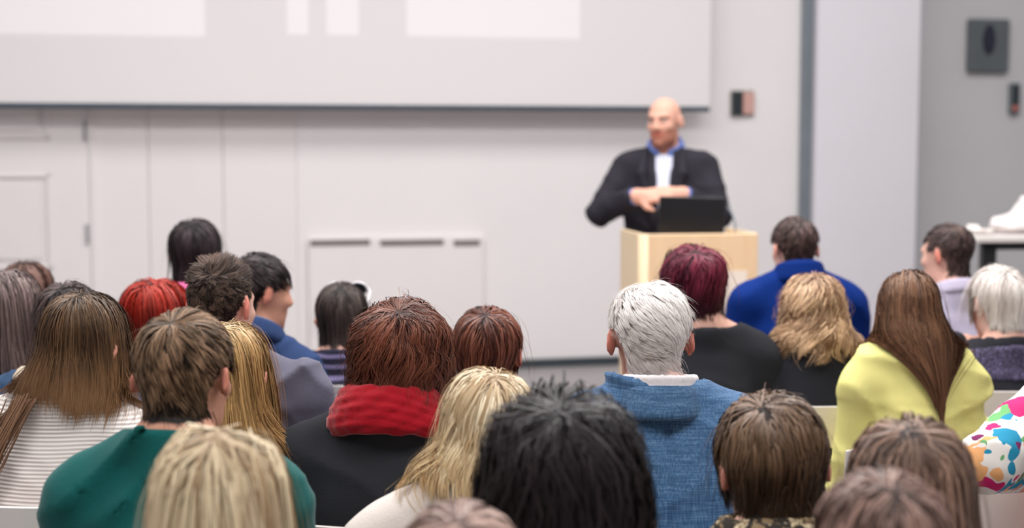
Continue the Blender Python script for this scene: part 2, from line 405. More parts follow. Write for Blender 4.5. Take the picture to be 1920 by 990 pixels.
def sdf_pts(prims, P, inf=0.0):
    d = np.full(P.shape[:-1], 1.0)
    for q in prims:
        if q.sub: d = -smin(-d, q.d(P), q.k)
        else: d = smin(d, q.d(P, inf), q.k)
    return d
def sdf_grad(prims, P, inf=0.0, e=0.002):
    d = sdf_pts(prims, P, inf); g = np.zeros_like(P)
    for i in range(3):
        Q = P.copy(); Q[..., i] += e; g[..., i] = sdf_pts(prims, Q, inf) - d
    g /= (np.linalg.norm(g, axis=-1, keepdims=True) + 1e-9); return d, g
def sdf_grid(prims, axes, inf=0.0):
    sh = tuple(len(a) for a in axes); D = np.full(sh, 0.3, np.float32)
    for q in prims:
        mg = 0.05 + abs(inf); sl = []
        for i in range(3):
            i0 = np.searchsorted(axes[i], q.lo[i] - mg); i1 = np.searchsorted(axes[i], q.hi[i] + mg); sl.append(slice(i0, i1))
        if any(s_.stop <= s_.start for s_ in sl): continue
        P = np.stack(np.meshgrid(*[axes[i][sl[i]] for i in range(3)], indexing='ij'), -1)
        sub = D[tuple(sl)]
        if q.sub: D[tuple(sl)] = -smin(-sub, q.d(P), q.k)
        else: D[tuple(sl)] = smin(sub, q.d(P, inf), q.k)
    return D
def surface_nets(axes, D):
    ins = D < 0; nx, ny, nz = D.shape
    cnt = np.zeros((nx - 1, ny - 1, nz - 1), np.int8)
    for i in (0, 1):
        for j in (0, 1):
            for k in (0, 1): cnt += ins[i:nx - 1 + i, j:ny - 1 + j, k:nz - 1 + k]
    act = (cnt > 0) & (cnt < 8); I, J, K = np.nonzero(act); n = len(I)
    idx = np.full(act.shape, -1, np.int32); idx[I, J, K] = np.arange(n)
    acc = np.zeros((n, 3)); w = np.zeros(n)
    X, Y, Z = [np.asarray(a, float) for a in axes]
    for ax in range(3):
        o = [a for a in range(3) if a != ax]
        for p in (0, 1):
            for q in (0, 1):
                c0 = [0, 0, 0]; c0[o[0]] = p; c0[o[1]] = q; c1 = list(c0); c1[ax] = 1
                a0 = D[I + c0[0], J + c0[1], K + c0[2]]; a1 = D[I + c1[0], J + c1[1], K + c1[2]]
                hit = (a0 < 0) != (a1 < 0); t = np.where(hit, a0 / (a0 - a1 + 1e-12), 0)
                P0 = np.stack([X[I + c0[0]], Y[J + c0[1]], Z[K + c0[2]]], -1); P1 = np.stack([X[I + c1[0]], Y[J + c1[1]], Z[K + c1[2]]], -1)
                acc += np.where(hit[:, None], P0 + (P1 - P0) * t[:, None], 0); w += hit
    V = acc / w[:, None]; quads = []
    for ax in range(3):
        o = [(ax + 1) % 3, (ax + 2) % 3]
        s0 = [slice(None)] * 3; s1 = [slice(None)] * 3; s0[ax] = slice(0, -1); s1[ax] = slice(1, None)
        for a in o: s0[a] = slice(1, -1); s1[a] = slice(1, -1)
        A, B = ins[tuple(s0)], ins[tuple(s1)]; ch = A != B
        ii = np.argwhere(ch)
        if not len(ii): continue
        for a in o: ii[:, a] += 1
        flip = A[ch]
        def cell(da, db):
            c = ii.copy(); c[:, o[0]] -= da; c[:, o[1]] -= db; return idx[c[:, 0], c[:, 1], c[:, 2]]
        q = np.stack([cell(1, 1), cell(0, 1), cell(0, 0), cell(1, 0)], -1)
        q[~flip] = q[~flip][:, ::-1]; quads.append(q)
    Q = np.concatenate(quads); Q = Q[(Q >= 0).all(1)]
    return V, Q
def axis(lo, hi, coarse, fine=()):
    xs = [lo]
    while xs[-1] < hi:
        st = coarse
        for (a, b, f) in fine:
            if a - 1e-6 <= xs[-1] < b: st = min(st, f)
        xs.append(xs[-1] + st)
    return np.array(xs)
def rotm(yaw=0, pitch=0, roll=0):          # degrees: yaw + = turn to the left, pitch + = look up, roll + = lean to the right
    return np.array(Matrix.Rotation(math.radians(yaw), 3, 'Z') @ Matrix.Rotation(math.radians(pitch), 3, 'X') @ Matrix.Rotation(math.radians(roll), 3, 'Y'))

def head_prims(h, R, s, ears=True, jaw=1.0):
    T = lambda p: h + R @ (np.array(p) * s)
    E = lambda c, r, k=0.02, R2=None, sub=False: Ell(T(c), np.array(r) * s, R if R2 is None else R @ R2, k * s, sub)
    P = [E((0, -0.012, 0.035), (0.074, 0.095, 0.083)),
         E((0, 0.034, -0.025), (0.058, 0.062, 0.086), 0.03),
         E((0, 0.034, -0.078), (0.046 * jaw, 0.05, 0.036), 0.03),
         E((0, 0.076, 0.028), (0.05, 0.02, 0.012), 0.02),
         E((0.04, 0.062, -0.018), (0.02, 0.02, 0.016), 0.02), E((-0.04, 0.062, -0.018), (0.02, 0.02, 0.016), 0.02),
         E((0.031, 0.1, 0.008), (0.016, 0.014, 0.011), 0.012, None, True), E((-0.031, 0.1, 0.008), (0.016, 0.014, 0.011), 0.012, None, True),
         Cap(T((0, 0.094, 0.014)), T((0, 0.113, -0.022)), 0.008 * s, 0.012 * s, 0.012 * s),
         E((0.012, 0.102, -0.026), (0.009, 0.01, 0.008), 0.01), E((-0.012, 0.102, -0.026), (0.009, 0.01, 0.008), 0.01),
         E((0, 0.091, -0.05), (0.022, 0.011, 0.006), 0.008), E((0, 0.089, -0.059), (0.019, 0.011, 0.006), 0.006),
         E((0, 0.078, -0.098), (0.018, 0.016, 0.013), 0.02)]
    if ears:
        for sd in (-1, 1):
            Re = np.array(Matrix.Rotation(sd * 0.42, 3, 'Z') @ Matrix.Rotation(-0.2, 3, 'X'))
            P.append(E((sd * 0.081, -0.016, 0.0), (0.0075, 0.021, 0.034), 0.01, Re))
            P.append(E((sd * 0.090, -0.002, 0.004), (0.006, 0.010, 0.016), 0.006, Re, True))
    return P
def hand_prims(W, d, n, side, curl=0.5, s=1.0):
    """wrist W, direction of the fingers d, back-of-hand normal n, side: direction of the thumb"""
    d = d / np.linalg.norm(d); n = n - d * (n @ d); n /= np.linalg.norm(n); t = np.cross(d, n) * side
    P = [Cap(W, W + d * 0.03 * s, 0.026 * s, 0.03 * s, 0.02)]
    Rm = np.stack([t, d, n], 1)
    P.append(Ell(W + d * 0.06 * s, np.array((0.040, 0.048, 0.015)) * s, Rm, 0.015))
    for i, (o, L) in enumerate(((0.030, 0.072), (0.010, 0.080), (-0.010, 0.076), (-0.028, 0.060))):
        b = W + d * 0.092 * s + t * o * s; c = curl + 0.08 * i
        d1 = d * math.cos(c) - n * math.sin(c); d2 = d * math.cos(2.1 * c) - n * math.sin(2.1 * c); d3 = d * math.cos(2.9 * c) - n * math.sin(2.9 * c)
        m1 = b + d1 * L * 0.45 * s; m2 = m1 + d2 * L * 0.32 * s; m3 = m2 + d3 * L * 0.24 * s
        P += [Cap(b, m1, 0.0095 * s, 0.009 * s, 0.006), Cap(m1, m2, 0.009 * s, 0.0082 * s, 0.004), Cap(m2, m3, 0.0082 * s, 0.007 * s, 0.004)]
    b = W + d * 0.03 * s + t * 0.03 * s; e1 = b + (d * 0.6 + t * 0.7 - n * 0.3) * 0.035 * s; e2 = e1 + (d * 0.85 + t * 0.25 - n * 0.3) * 0.034 * s
    P += [Cap(b, e1, 0.014 * s, 0.0115 * s, 0.012), Cap(e1, e2, 0.011 * s, 0.0085 * s, 0.004)]
    return P

SKIN = dict(fair=(226, 178, 160), warm=(205, 150, 128), tan=(186, 132, 106))
def fold_field(P, seed, amp):
    """drape: a few crossing families of soft ridges, stronger low on the back and by the armpits"""
    if amp <= 0: return 0
    r = np.random.RandomState(seed); out = 0
    for i in range(5):
        a = r.uniform(-0.9, 0.9); f = r.uniform(34, 62); ph = r.uniform(0, 6.28)
        v = np.array([math.sin(a) * r.choice([-1, 1]), r.uniform(-0.5, 0.5), math.cos(a)])
        w = P @ v * f + 1.4 * np.sin(P[..., 0] * r.uniform(6, 14) + ph) + ph
        msk = 0.5 + 0.5 * np.sin(P @ np.array([r.uniform(-9, 9), r.uniform(-6, 6), r.uniform(-9, 9)]) + r.uniform(0, 6.28))
        out = out + (1 - np.abs(np.sin(w * 0.5))) ** 2.2 * msk ** 1.5
    return 1.7 * amp * (out - 0.7)

def build_mesh(name, prims, res, mat, inf=0.0, fold=0.0, seed=1, post=None, pad=0.05, axes=None, col=None):
    lo = np.min([q.lo for q in prims if not q.sub], 0) - pad - inf; hi = np.max([q.hi for q in prims if not q.sub], 0) + pad + inf
    if axes is None: axes = [np.arange(lo[i], hi[i] + res, res) for i in range(3)]
    D = sdf_grid(prims, axes, inf)
    if fold or post is not None:
        P = np.stack(np.meshgrid(*axes, indexing='ij'), -1)
        if fold: D = D - fold_field(P, seed, fold)
        if post is not None: D = post(P, D)
    V, Q = surface_nets(axes, D)
    return mesh_np(name, V, Q, True, mat, None if col is None else col(V))

# ------------------------------------------------------------------ hair
HAIR_N, HAIR_W = 1.0, 0.74
def smooth01(x): x = np.clip(x, 0, 1); return x * x * (3 - 2 * x)
HL_A = np.array([0, 0.55, 0.95, 1.25, 1.6, 1.85, 2.2, 2.6, 3.2]); HL_Z = np.array([-0.085, -0.085, -0.07, -0.015, 0.038, 0.005, 0.045, 0.075, 0.08])
def hair_mask(q, drop=0.0):
    a = np.arctan2(np.abs(q[:, 0]), -(q[:, 1] + 0.012)); return q[:, 2] > np.interp(a, HL_A, HL_Z) - drop * (a < 1.2)
def make_hair(h, R, s, hp, bp, sp, seed, binf=0.014):
    r = np.random.RandomState(seed)
    fine = sp.get('fine', 1.0); n = int(sp.get('n', 2200) * HAIR_N * fine); part = sp.get('part', 0.0)
    whorl = np.array(sp.get('whorl', (0.0, -0.065, 0.1)))
    pts = []; got = 0
    while got < n:
        u = r.normal(size=(n * 3, 3)); u /= np.linalg.norm(u, axis=1, keepdims=True)
        q = np.array((0, -0.012, 0.016)) + u * np.array((0.078, 0.1, 0.103)); ok = hair_mask(q, sp.get('nape', 0.0))
        if 'thin' in sp:
            c, rad, keep = sp['thin']; ok &= (np.linalg.norm(q - np.array(c), axis=1) > rad) | (r.rand(len(q)) < keep)
        pts.append(q[ok]); got += ok.sum()
    q = np.concatenate(pts)[:n]; P = h + (q * s) @ R.T
    for _ in range(3):
        d, g = sdf_grad(hp, P); P = P - (d * 0.9)[:, None] * g
    d, g = sdf_grad(hp, P); q = ((P - h) @ R) / s; gh = g @ R
    away = q - whorl; away /= np.linalg.norm(away, axis=1, keepdims=True) + 1e-6
    comb = np.array(sp.get('comb', (0.0, 0.0, 0.0))) + np.zeros_like(q)
    sx = np.tanh((q[:, 0] - part) / 0.012)
    comb[:, 0] += sp.get('split', 0.0) * sx
    fl = away * sp.get('away', 1.0) + comb
    sw = sp.get('swirl', 0.0)
    if sw: fl = fl + sw * np.cross(gh, away)
    jit = sp.get('jit', 0.15); fl = fl + r.normal(size=fl.shape) * jit
    fl = fl - (fl * gh).sum(1)[:, None] * gh; fl /= np.linalg.norm(fl, axis=1, keepdims=True) + 1e-6
    lift = sp.get('lift', 0.15); lf = lift if np.isscalar(lift) else lift[0] + (lift[1] - lift[0]) * smooth01((q[:, 2] - 0.03) / 0.09)
    lf = np.broadcast_to(np.asarray(lf, float), (n,))[:, None]
    dr = (fl * (1 - lf) + gh * lf) @ R.T; dr /= np.linalg.norm(dr, axis=1, keepdims=True)
    # lengths
    L = np.full(n, sp.get('len', 0.05)); tl = sp.get('len_top')
    if tl: L = L + (tl - L) * smooth01((q[:, 2] - sp.get('top_z', 0.03)) / 0.07)
    L = L * (1 + sp.get('lvar', 0.15) * r.normal(size=n)) * s; L = np.clip(L, 0.008, None)
    thick = sp.get('thick', 0.02) * s; rank = smooth01((q[:, 2] + 0.08) / 0.2)
    off = thick * (0.12 + 0.75 * rank * r.uniform(0.55, 1.0, n) + 0.2 * r.rand(n)) + 0.002
    fly = r.rand(n) < sp.get('fly', 0.03); off = np.where(fly, off + r.uniform(0.002, 0.012, n) * s, off)
    steps = sp.get('steps', 26); ds = (L / steps)[:, None]; grav = sp.get('grav', 8.0); sleek = sp.get('sleek', 0.7)
    cut = sp.get('cut'); path = [P.copy()]; p = P.copy(); cz = None
    if cut is not None: cz = h[2] + cut * s + r.normal(size=n) * sp.get('cutvar', 0.012) * s + sp.get('cutslope', 0.0) * (p[:, 0] - h[0])
    flip = sp.get('flip', 0.0); bodycol = sp.get('body', False); out = np.array(sp.get('drift', (0, 0, 0)), float)
    hangy = sp.get('pull')                       # optional (x, y) line the falling hair gathers toward, in body space
    for k in range(steps):
        arc = (k + 1) * ds
        dr = dr + np.array((0, 0, -1.0)) * grav * ds + out * ds * 6
        if hangy is not None:
            tgt = np.array(hangy[:2]) - p[:, :2]; f = smooth01((h[2] + hangy[3] - p[:, 2]) / 0.1)[:, None]
            dr[:, :2] += tgt * f * hangy[2] * ds * 10
        if flip and cz is not None:
            c_ = p[:, :2] - h[:2]; c_ /= np.linalg.norm(c_, axis=1, keepdims=True) + 1e-6
            f = smooth01(1 - (p[:, 2] - cz) / (0.085 * s))[:, None]
            dr[:, :2] += c_ * f * flip * ds * 40; dr[:, 2:] += f * abs(flip) * ds * 14
        dr /= np.linalg.norm(dr, axis=1, keepdims=True) + 1e-9
        p = p + dr * ds
        d, g = sdf_grad(hp, p); o = off * smooth01(arc[:, 0] / (0.035 * s))
        pen = np.clip(o - d, 0, None); p = p + g * pen[:, None]
        hit = (pen > 0)[:, None]; dt = dr - np.minimum((dr * g).sum(1), 0)[:, None] * g; dr = np.where(hit, dt, dr)
        ab = np.clip(d - o, 0, 0.05) * smooth01((p[:, 2] - (h[2] - (0.02 + sp.get('tuck', 0.0)) * s)) / (0.05 * s)) * sleek * (~fly)
        p = p - g * ab[:, None]
        if bodycol:
            d, g = sdf_grad(bp, p, binf); o = 0.003 + 0.35 * off
            pen = np.clip(o - d, 0, 0.05); p = p + g * pen[:, None]
            hit = (pen > 0)[:, None]; dr = np.where(hit, dr - np.minimum((dr * g).sum(1), 0)[:, None] * g, dr)
        path.append(p.copy())
    A = np.stack(path, 1)                                   # n, steps+1, 3
    end = np.full(n, float(steps))
    if cz is not None:
        below = A[:, :, 2] < cz[:, None]; f = np.where(below.any(1), below.argmax(1), steps); end = np.maximum(f.astype(float), 2)
        if flip:
            near_ = A[:, :, 2] < cz[:, None] + 0.045 * s; f = np.where(near_.any(1), near_.argmax(1), steps) + sp.get('flip_len', 0.07) / np.maximum(ds[:, 0], 1e-4); end = np.minimum(np.minimum(end, f), steps)
    if 'earcut' in sp:                                      # hair is trimmed round the ears
        qq = ((A - h) @ R) / s; zone = (np.abs(qq[..., 1] + 0.012) < 0.033) & (qq[..., 2] < 0.026) & (qq[..., 2] > -0.05) & (np.abs(qq[..., 0]) > 0.055)
        if sp['earcut']: zone &= qq[..., 0] * sp['earcut'] > 0
        f = np.where(zone.any(1), zone.argmax(1), steps); end = np.maximum(np.minimum(end, f), 1.5)
    ns = sp.get('seg', 10); tt = np.linspace(0, 1, ns + 1)[None] * end[:, None]; i0 = np.minimum(tt.astype(int), steps - 1); fr = (tt - i0)[..., None]
    ar = np.arange(n)[:, None]; A = A[ar, i0] * (1 - fr) + A[ar, i0 + 1] * fr
    T = np.linspace(0, 1, ns + 1)[None, :, None]
    # locks
    G = sp.get('clumps', 160); gi = r.choice(n, G, replace=False)
    near = np.empty(n, int)
    for a0 in range(0, n, 1000):
        near[a0:a0 + 1000] = ((q[a0:a0 + 1000, None] - q[gi][None]) ** 2).sum(-1).argmin(1)
    cl = sp.get('clump', 0.5); A = A + (A[gi[near]] - A) * cl * T ** 1.3 * np.where(fly, 0.2, 1.0)[:, None, None]
    # waves
    wa = sp.get('wave', 0.0)
    tan = np.gradient(A, axis=1); tan /= np.linalg.norm(tan, axis=-1, keepdims=True) + 1e-9
    rad = A - (h + R @ np.array((0, -0.01, 0.0)) * s); rad[..., 2] *= 0.35
    nrm = rad - (rad * tan).sum(-1, keepdims=True) * tan; nrm /= np.linalg.norm(nrm, axis=-1, keepdims=True) + 1e-9
    side = np.cross(tan, nrm)
    if wa:
        seglen = np.linalg.norm(np.diff(A, axis=1), axis=-1); arc = np.concatenate([np.zeros((n, 1)), seglen.cumsum(1)], 1)
        ph = r.uniform(0, 6.28, G)[near][:, None] + r.normal(size=(n, 1)) * 0.25; fq = sp.get('freq', 60.0) * (1 + 0.2 * r.normal(size=G))[near][:, None]
        am = wa * smooth01(arc / sp.get('wave_in', 0.08))
        A = A + side * (am * np.sin(arc * fq + ph))[..., None] + nrm * (am * 0.7 * np.cos(arc * fq + ph))[..., None]
        tan = np.gradient(A, axis=1); tan /= np.linalg.norm(tan, axis=-1, keepdims=True) + 1e-9
        nrm = nrm - (nrm * tan).sum(-1, keepdims=True) * tan; nrm /= np.linalg.norm(nrm, axis=-1, keepdims=True) + 1e-9
        side = np.cross(tan, nrm)
    tw = r.normal(size=(n, 1, 1)) * sp.get('twist', 0.45)
    sd = side * np.cos(tw) + nrm * np.sin(tw)
    w = sp.get('w', 0.004) * HAIR_W / fine ** 0.5 * s * (0.6 + 0.8 * r.rand(n))[:, None, None] * np.where(fly, 0.35, 1.0)[:, None, None]
    wid = w * (0.6 + 0.4 * smooth01(T * 4)) * (1 - 0.85 * T ** 3)
    V = np.stack([A - sd * wid * 0.5, A + sd * wid * 0.5], 2).reshape(-1, 3)
    base = (np.arange(n)[:, None] * (ns + 1) + np.arange(ns)[None]) * 2; base = base.reshape(-1)
    Q = np.stack([base, base + 1, base + 3, base + 2], -1)
    c0, c1 = lin(sp['col'][0]) * sp.get('deep', 0.6), lin(sp['col'][1]) * 0.9; mixv = np.clip(0.5 + 0.28 * r.normal(size=G)[near] + 0.22 * r.normal(size=n), 0, 1)
    C = c0 + (c1 - c0) * mixv[:, None]; C = np.repeat(C[:, None, :], ns + 1, 1)
    if 'root' in sp:
        f = (1 - smooth01(T / sp.get('root_len', 0.25))) * sp.get('root_amt', 0.8); C = C + (lin(sp['root']) - C) * f
    if 'tip' in sp: C = C + (lin(sp['tip']) - C) * smooth01((T - 0.35) / 0.6)
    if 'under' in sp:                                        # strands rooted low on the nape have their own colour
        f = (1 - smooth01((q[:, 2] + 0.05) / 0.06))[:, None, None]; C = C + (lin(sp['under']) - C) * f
    C = np.repeat(C[:, :, None, :], 2, 2).reshape(-1, 3)
    vn = A - (h + R @ np.array((0, -0.01, 0.02)) * s); vn[..., 2] *= np.where(vn[..., 2] < 0, 0.25, 1.0); vn /= np.linalg.norm(vn, axis=-1, keepdims=True) + 1e-9
    fn = np.cross(sd, tan); fn *= np.sign((fn * vn).sum(-1, keepdims=True)); mixn = sp.get('puff', 0.6)
    nn = vn * mixn + fn * (1 - mixn) + 0.12 * side * r.normal(size=(n, 1, 1)); nn = nn - 0.9 * (nn * tan).sum(-1, keepdims=True) * tan * 0.5
    nn /= np.linalg.norm(nn, axis=-1, keepdims=True) + 1e-9
    Nn = np.repeat(nn[:, :, None, :], 2, 2).reshape(-1, 3); Tn = np.repeat(tan[:, :, None, :], 2, 2).reshape(-1, 3)
    return V, Q, C, Nn, Tn

def hair_mesh(name, V, Q, mat, C, Nn, Tn):
    me = mesh_np(name, V, Q, True, mat, C)
    a = me.attributes.new('flow', 'FLOAT_VECTOR', 'POINT'); a.data.foreach_set('vector', np.ascontiguousarray(Tn, np.float32).ravel())
    me.normals_split_custom_set_from_vertices(Nn.astype(np.float32)); return me
# ------------------------------------------------------------------ seated people
def make_chair_meshes():
    out = {}
    mb_ = MB(); n = 14; top, bot, th = 0.825, 0.70, 0.012
    V = []
    for i in range(n + 1):
        u = -1 + 2 * i / n; x = 0.225 * u; y = -0.215 + 0.05 * u * u
        e = 0.012 * max(0, abs(u) - 0.8) / 0.2
        for (dy, z) in ((0.0, bot + e), (0.0, top - e), (th, top - e), (th, bot + e)): V.append((x, y + dy - (0.012 if z > 0.76 else 0), z))
    Fs = [[i * 4 + a, i * 4 + (a + 1) % 4, i * 4 + 4 + (a + 1) % 4, i * 4 + 4 + a] for i in range(n) for a in range(4)] + [[0, 1, 2, 3], [n * 4 + 3, n * 4 + 2, n * 4 + 1, n * 4]]
    out['backrest'] = mb_.add(V, Fs).mesh('backrest', M_WHITE)
    out['seat'] = MB().box(-0.22, 0.22, -0.17, 0.25, 0.425, 0.445, 0.008).mesh('seat', M_WHITE)
    for sd, nm in ((-1, 'l'), (1, 'r')):
        out['rear_leg' + nm] = MB().tube([(sd * 0.215, -0.24, 0.0), (sd * 0.205, -0.18, 0.42), (sd * 0.2, -0.185, 0.6), (sd * 0.195, -0.19, 0.76)], 0.011, 8).mesh('leg', M_CHROME, True)
        out['front_leg' + nm] = MB().tube([(sd * 0.215, 0.25, 0.0), (sd * 0.2, 0.22, 0.41), (sd * 0.2, 0.18, 0.42), (sd * 0.205, -0.18, 0.42)], 0.011, 8).mesh('leg', M_CHROME, True)
    return out
CH = make_chair_meshes()
def chair(x, y, yaw, label, zs=0.97):
    c = link('chair', None); c.location = (x, y, 0); c.rotation_euler = (0, 0, math.radians(yaw))
    c.scale = (1, 1, zs); tag(c, label, 'chair', 'white chairs of the audience')
    link('backrest', CH['backrest'], c); link('seat', CH['seat'], c)
    for k in ('rear_legl', 'rear_legr', 'front_legl', 'front_legr'): link('leg', CH[k], c)
    return c
SHOE = None
def shoe_mesh():
    global SHOE
    if SHOE is None:
        P = [Cap((0, -0.02, 0.045), (0, 0.15, 0.035), 0.04, 0.036, 0.03), Cap((0, -0.01, 0.05), (0, -0.005, 0.09), 0.042, 0.04, 0.03)]
        SHOE = build_mesh('shoe', P, 0.02, plain('shoe_leather', (38, 34, 33), 0.45), post=lambda P_, D: np.maximum(D, 0.004 - P_[..., 2]))
    return SHOE

M_TROUSERS = plain('dark_trousers', (46, 48, 58), 0.85, bump=0.15, bscale=200, spec=0.2)
def person(label, px, py, D, hair, top, yaw=0.0, hyaw=0.0, hpitch=-6.0, hroll=0.0, hs=1.0, sw=0.175, drop=0.175, lean=0.0, skin='fair', res=0.012, chair_label=None,
           dx=0.0, hairtop=0.012, seed=1, chair_z=0.97, armout=0.04, arms=None, collar=None, extra=None, bulk=1.0, ears=True, earred=0.5, scalp=None, matte=False):
    W = at(px, py, D)                                              # top of the hair
    R = rotm(hyaw, hpitch, hroll)
    hz = W[2] - (0.118 + hairtop) * hs
    sh = hz - drop; cy, sy_ = math.cos(math.radians(yaw)), math.sin(math.radians(yaw))
    h = np.array([dx, lean + 0.035, hz])
    Ry = np.array([[cy, -sy_], [sy_, cy]]); root = W[:2] - Ry @ h[:2]
    hp_ = head_prims(h, R, hs, ears)
    nb = np.array([dx * 0.4, lean - 0.025, sh + 0.05])
    neck = [Cap(h + R @ (np.array((0, -0.028, -0.055)) * hs), nb, 0.052 * hs, 0.06, 0.03)]
    tz = sh - 0.52                                                  # torso length above the hips
    S = np.array([0, lean - 0.02, sh]); w = sw
    torso = [Cap(nb + (0, 0, 0.02), S + (w * 0.82, 0.0, 0.004), 0.045, 0.041, 0.03), Cap(nb + (0, 0, 0.02), S + (-w * 0.82, 0.0, 0.004), 0.045, 0.041, 0.03),
             Cap(S + (-w * 0.75, 0, -0.03), S + (w * 0.75, 0, -0.03), 0.048 * bulk, 0.048 * bulk, 0.03),
             Ell(S + (0, 0.0, -0.4 * tz), (0.158 * bulk * sw / 0.175, 0.115 * bulk, 0.48 * tz), None, 0.06),
             Ell((0, lean * 0.35, 0.52 + 0.3 * tz), (0.15 * bulk, 0.115 * bulk, 0.48 * tz), None, 0.06),
             Ell((0, 0.0, 0.545), (0.18 * bulk, 0.14 * bulk, 0.1), None, 0.05)]
    armp, hands = [], []
    for sd in (-1, 1):
        A = S + (sd * w * 0.98, 0, -0.036); a_ = None if arms is None else arms.get(sd)
        if a_ is None: El = A + (sd * armout, 0.05, -0.62 * tz - 0.04); Wr = np.array([sd * 0.09, 0.31, max(0.63, 0.0)])
        else: El, Wr = np.array(a_[0]), np.array(a_[1])
        armp += [Cap(A, El, 0.056 * bulk, 0.043 * bulk, 0.03), Cap(El, Wr, 0.042 * bulk, 0.031, 0.015)]
        hands += hand_prims(Wr, (Wr - El) * (1, 1, 0.2) + np.array((-sd * 0.05, 0.05, -0.02)), np.array((0, 0.0, 1.0)), -sd, 0.45)
    legs = []
    for sd in (-1, 1):
        K = np.array([sd * 0.11, 0.43, 0.5]); An = np.array([sd * 0.12, 0.40, 0.09])
        legs += [Cap((sd * 0.085, 0.03, 0.52), K, 0.088, 0.062, 0.03), Cap(K, An, 0.06, 0.042, 0.02), Cap(An, An + (0, 0.12, -0.04), 0.036, 0.026, 0.02)]
    allp = hp_ + neck + torso + [Cap(c.a, c.b, c.ra - 0.006, c.rb - 0.004, c.k) for c in armp] + hands + legs
    # body: fine round the head and the hands, coarse below the clothes
    fs = 0.0085 if res <= 0.009 else 0.0108; hx = 0.105 * hs; zt = hz + 0.14 * hs
    axes = [axis(-0.36, 0.36, 0.02, [(h[0] - hx, h[0] + hx, fs)]),
            axis(-0.22, 0.62, 0.02, [(h[1] - 0.12, h[1] + 0.13, fs), (0.3, 0.45, 0.0105)]),
            axis(-0.0, zt, 0.022, [(hz - 0.13, zt, fs), (0.56, 0.67, 0.0105)])]
    sk = lin(SKIN[skin]); sc = (lin(scalp) if scalp is not None else lin(hair['col'][0]) * 0.45) if hair else sk
    def bodycol(V):
        q = ((V - h) @ R) / hs; C = np.tile(sk, (len(V), 1)); inh = np.linalg.norm(q * (1, 0.9, 0.8), axis=1) < 0.13
        ear = np.clip((np.abs(q[:, 0]) - 0.074) / 0.008, 0, 1) * inh * (q[:, 2] > -0.05) * (np.abs(q[:, 1] + 0.015) < 0.04)
        C = C + (np.array((0.62, 0.16, 0.12)) - C) * (ear * earred)[:, None]
        lip = inh & (np.abs(q[:, 0]) < 0.024) & (np.abs(q[:, 2] + 0.054) < 0.012) & (q[:, 1] > 0.08); C[lip] = C[lip] * (0.8, 0.5, 0.5)
        if hair:
            m_ = hair_mask(q) & (q[:, 2] > -0.07) & inh & (np.abs(q[:, 0]) < 0.077) & (q[:, 1] < 0.085); C[m_] = sc
        return C
    body = link('person', build_mesh('person', allp, 0, M_SKIN, axes=axes, col=bodycol), None, (root[0], root[1], 0), math.radians(yaw))
    tag(body, label, 'person', 'audience')
    # top garment
    inf = top.get('inf', 0.012); nl = top.get('neck', 0.08); mat = top['mat']
    Zc = sh + nl; slope = top.get('slope', 0.35); wr = top.get('sleeve', 0.04)
    hem = 0.47
    def post(P, Dd):
        rn = np.sqrt((P[..., 0] - nb[0]) ** 2 + (P[..., 1] - nb[1] - 0.01) ** 2)
        up = P[..., 2] - Zc + slope * (P[..., 1] - nb[1])                                    # neckline falls toward the chest
        Dd = np.maximum(Dd, (up - 0.9 * np.maximum(rn - top.get('open', 0.075), 0)) * 0.7)
        Dd = np.maximum(Dd, hem - P[..., 2])
        if 'seam' in top: Dd = Dd + 0.009 * np.exp(-((P[..., 0] - top['seam']) / 0.006) ** 2) * (P[..., 1] < lean)
        if 'yoke' in top: Dd = Dd - 0.005 * smooth01((P[..., 2] - (sh - top['yoke'])) / 0.006) * (P[..., 1] < lean)
        return Dd
    arm_g = []
    for i, c in enumerate(armp):
        if i % 2: arm_g.append(Cap(c.a, c.b + (c.a - c.b) * wr, c.ra, c.rb + 0.004, c.k))
        else: arm_g.append(c)
    gp = torso + [Cap(neck[0].a, neck[0].b, 0.056, 0.062, 0.03)] + arm_g
    g = link(top.get('name', 'sweater'), build_mesh('top', gp, res, mat, inf, top.get('fold', 0.006), seed, post), body)
    if top.get('label'): g['label'] = top['label']
    link('trousers', build_mesh('trousers', [Ell((0, 0.0, 0.53), (0.175, 0.14, 0.09), None, 0.04)] + [c for i, c in enumerate(legs) if i % 3 != 2], 0.034, M_TROUSERS, 0.014), body)
    for sd in (-1, 1):
        s_ = link('shoe', shoe_mesh(), body); s_.location = (sd * 0.12, 0.40, 0)
    if hair:
        V, Q, C, Nn, Tn = make_hair(h, R, hs, hp_[:3] + neck, gp + neck, hair, seed, inf + 1.6 * top.get('fold', 0.006))
        ho = link('hair', hair_mesh('hair', V, Q, M_HAIR_SOFT if (matte or hair.get('matte')) else M_HAIR, C, Nn, Tn), body); ho['kind'] = 'stuff'
    info = dict(body=body, h=h, R=R, hs=hs, nb=nb, S=S, sh=sh, gp=gp, neck=neck, root=root, yaw=yaw, sw=sw, lean=lean, hp=hp_, inf=inf)
    if collar: add_collar(info, **collar)
    if chair_label: chair(root[0], root[1], yaw, chair_label, chair_z)
    return info
def ring_prims(c, rx, ry, tilt, r, k=0.01, n=20, gap=0.0, hx=1.0):
    """a closed or front-open band round the neck, as a chain of short capsules"""
    out = []; a0, a1 = -math.pi / 2 - math.pi + gap, -math.pi / 2 + math.pi - gap
    T = [np.array([c[0] + rx * math.cos(a), c[1] + ry * math.sin(a), c[2] - tilt * math.sin(a) * ry]) for a in np.linspace(a0, a1, n + 1)]
    for i in range(n): out.append(Cap(T[i], T[i + 1], r, r, k))
    return out
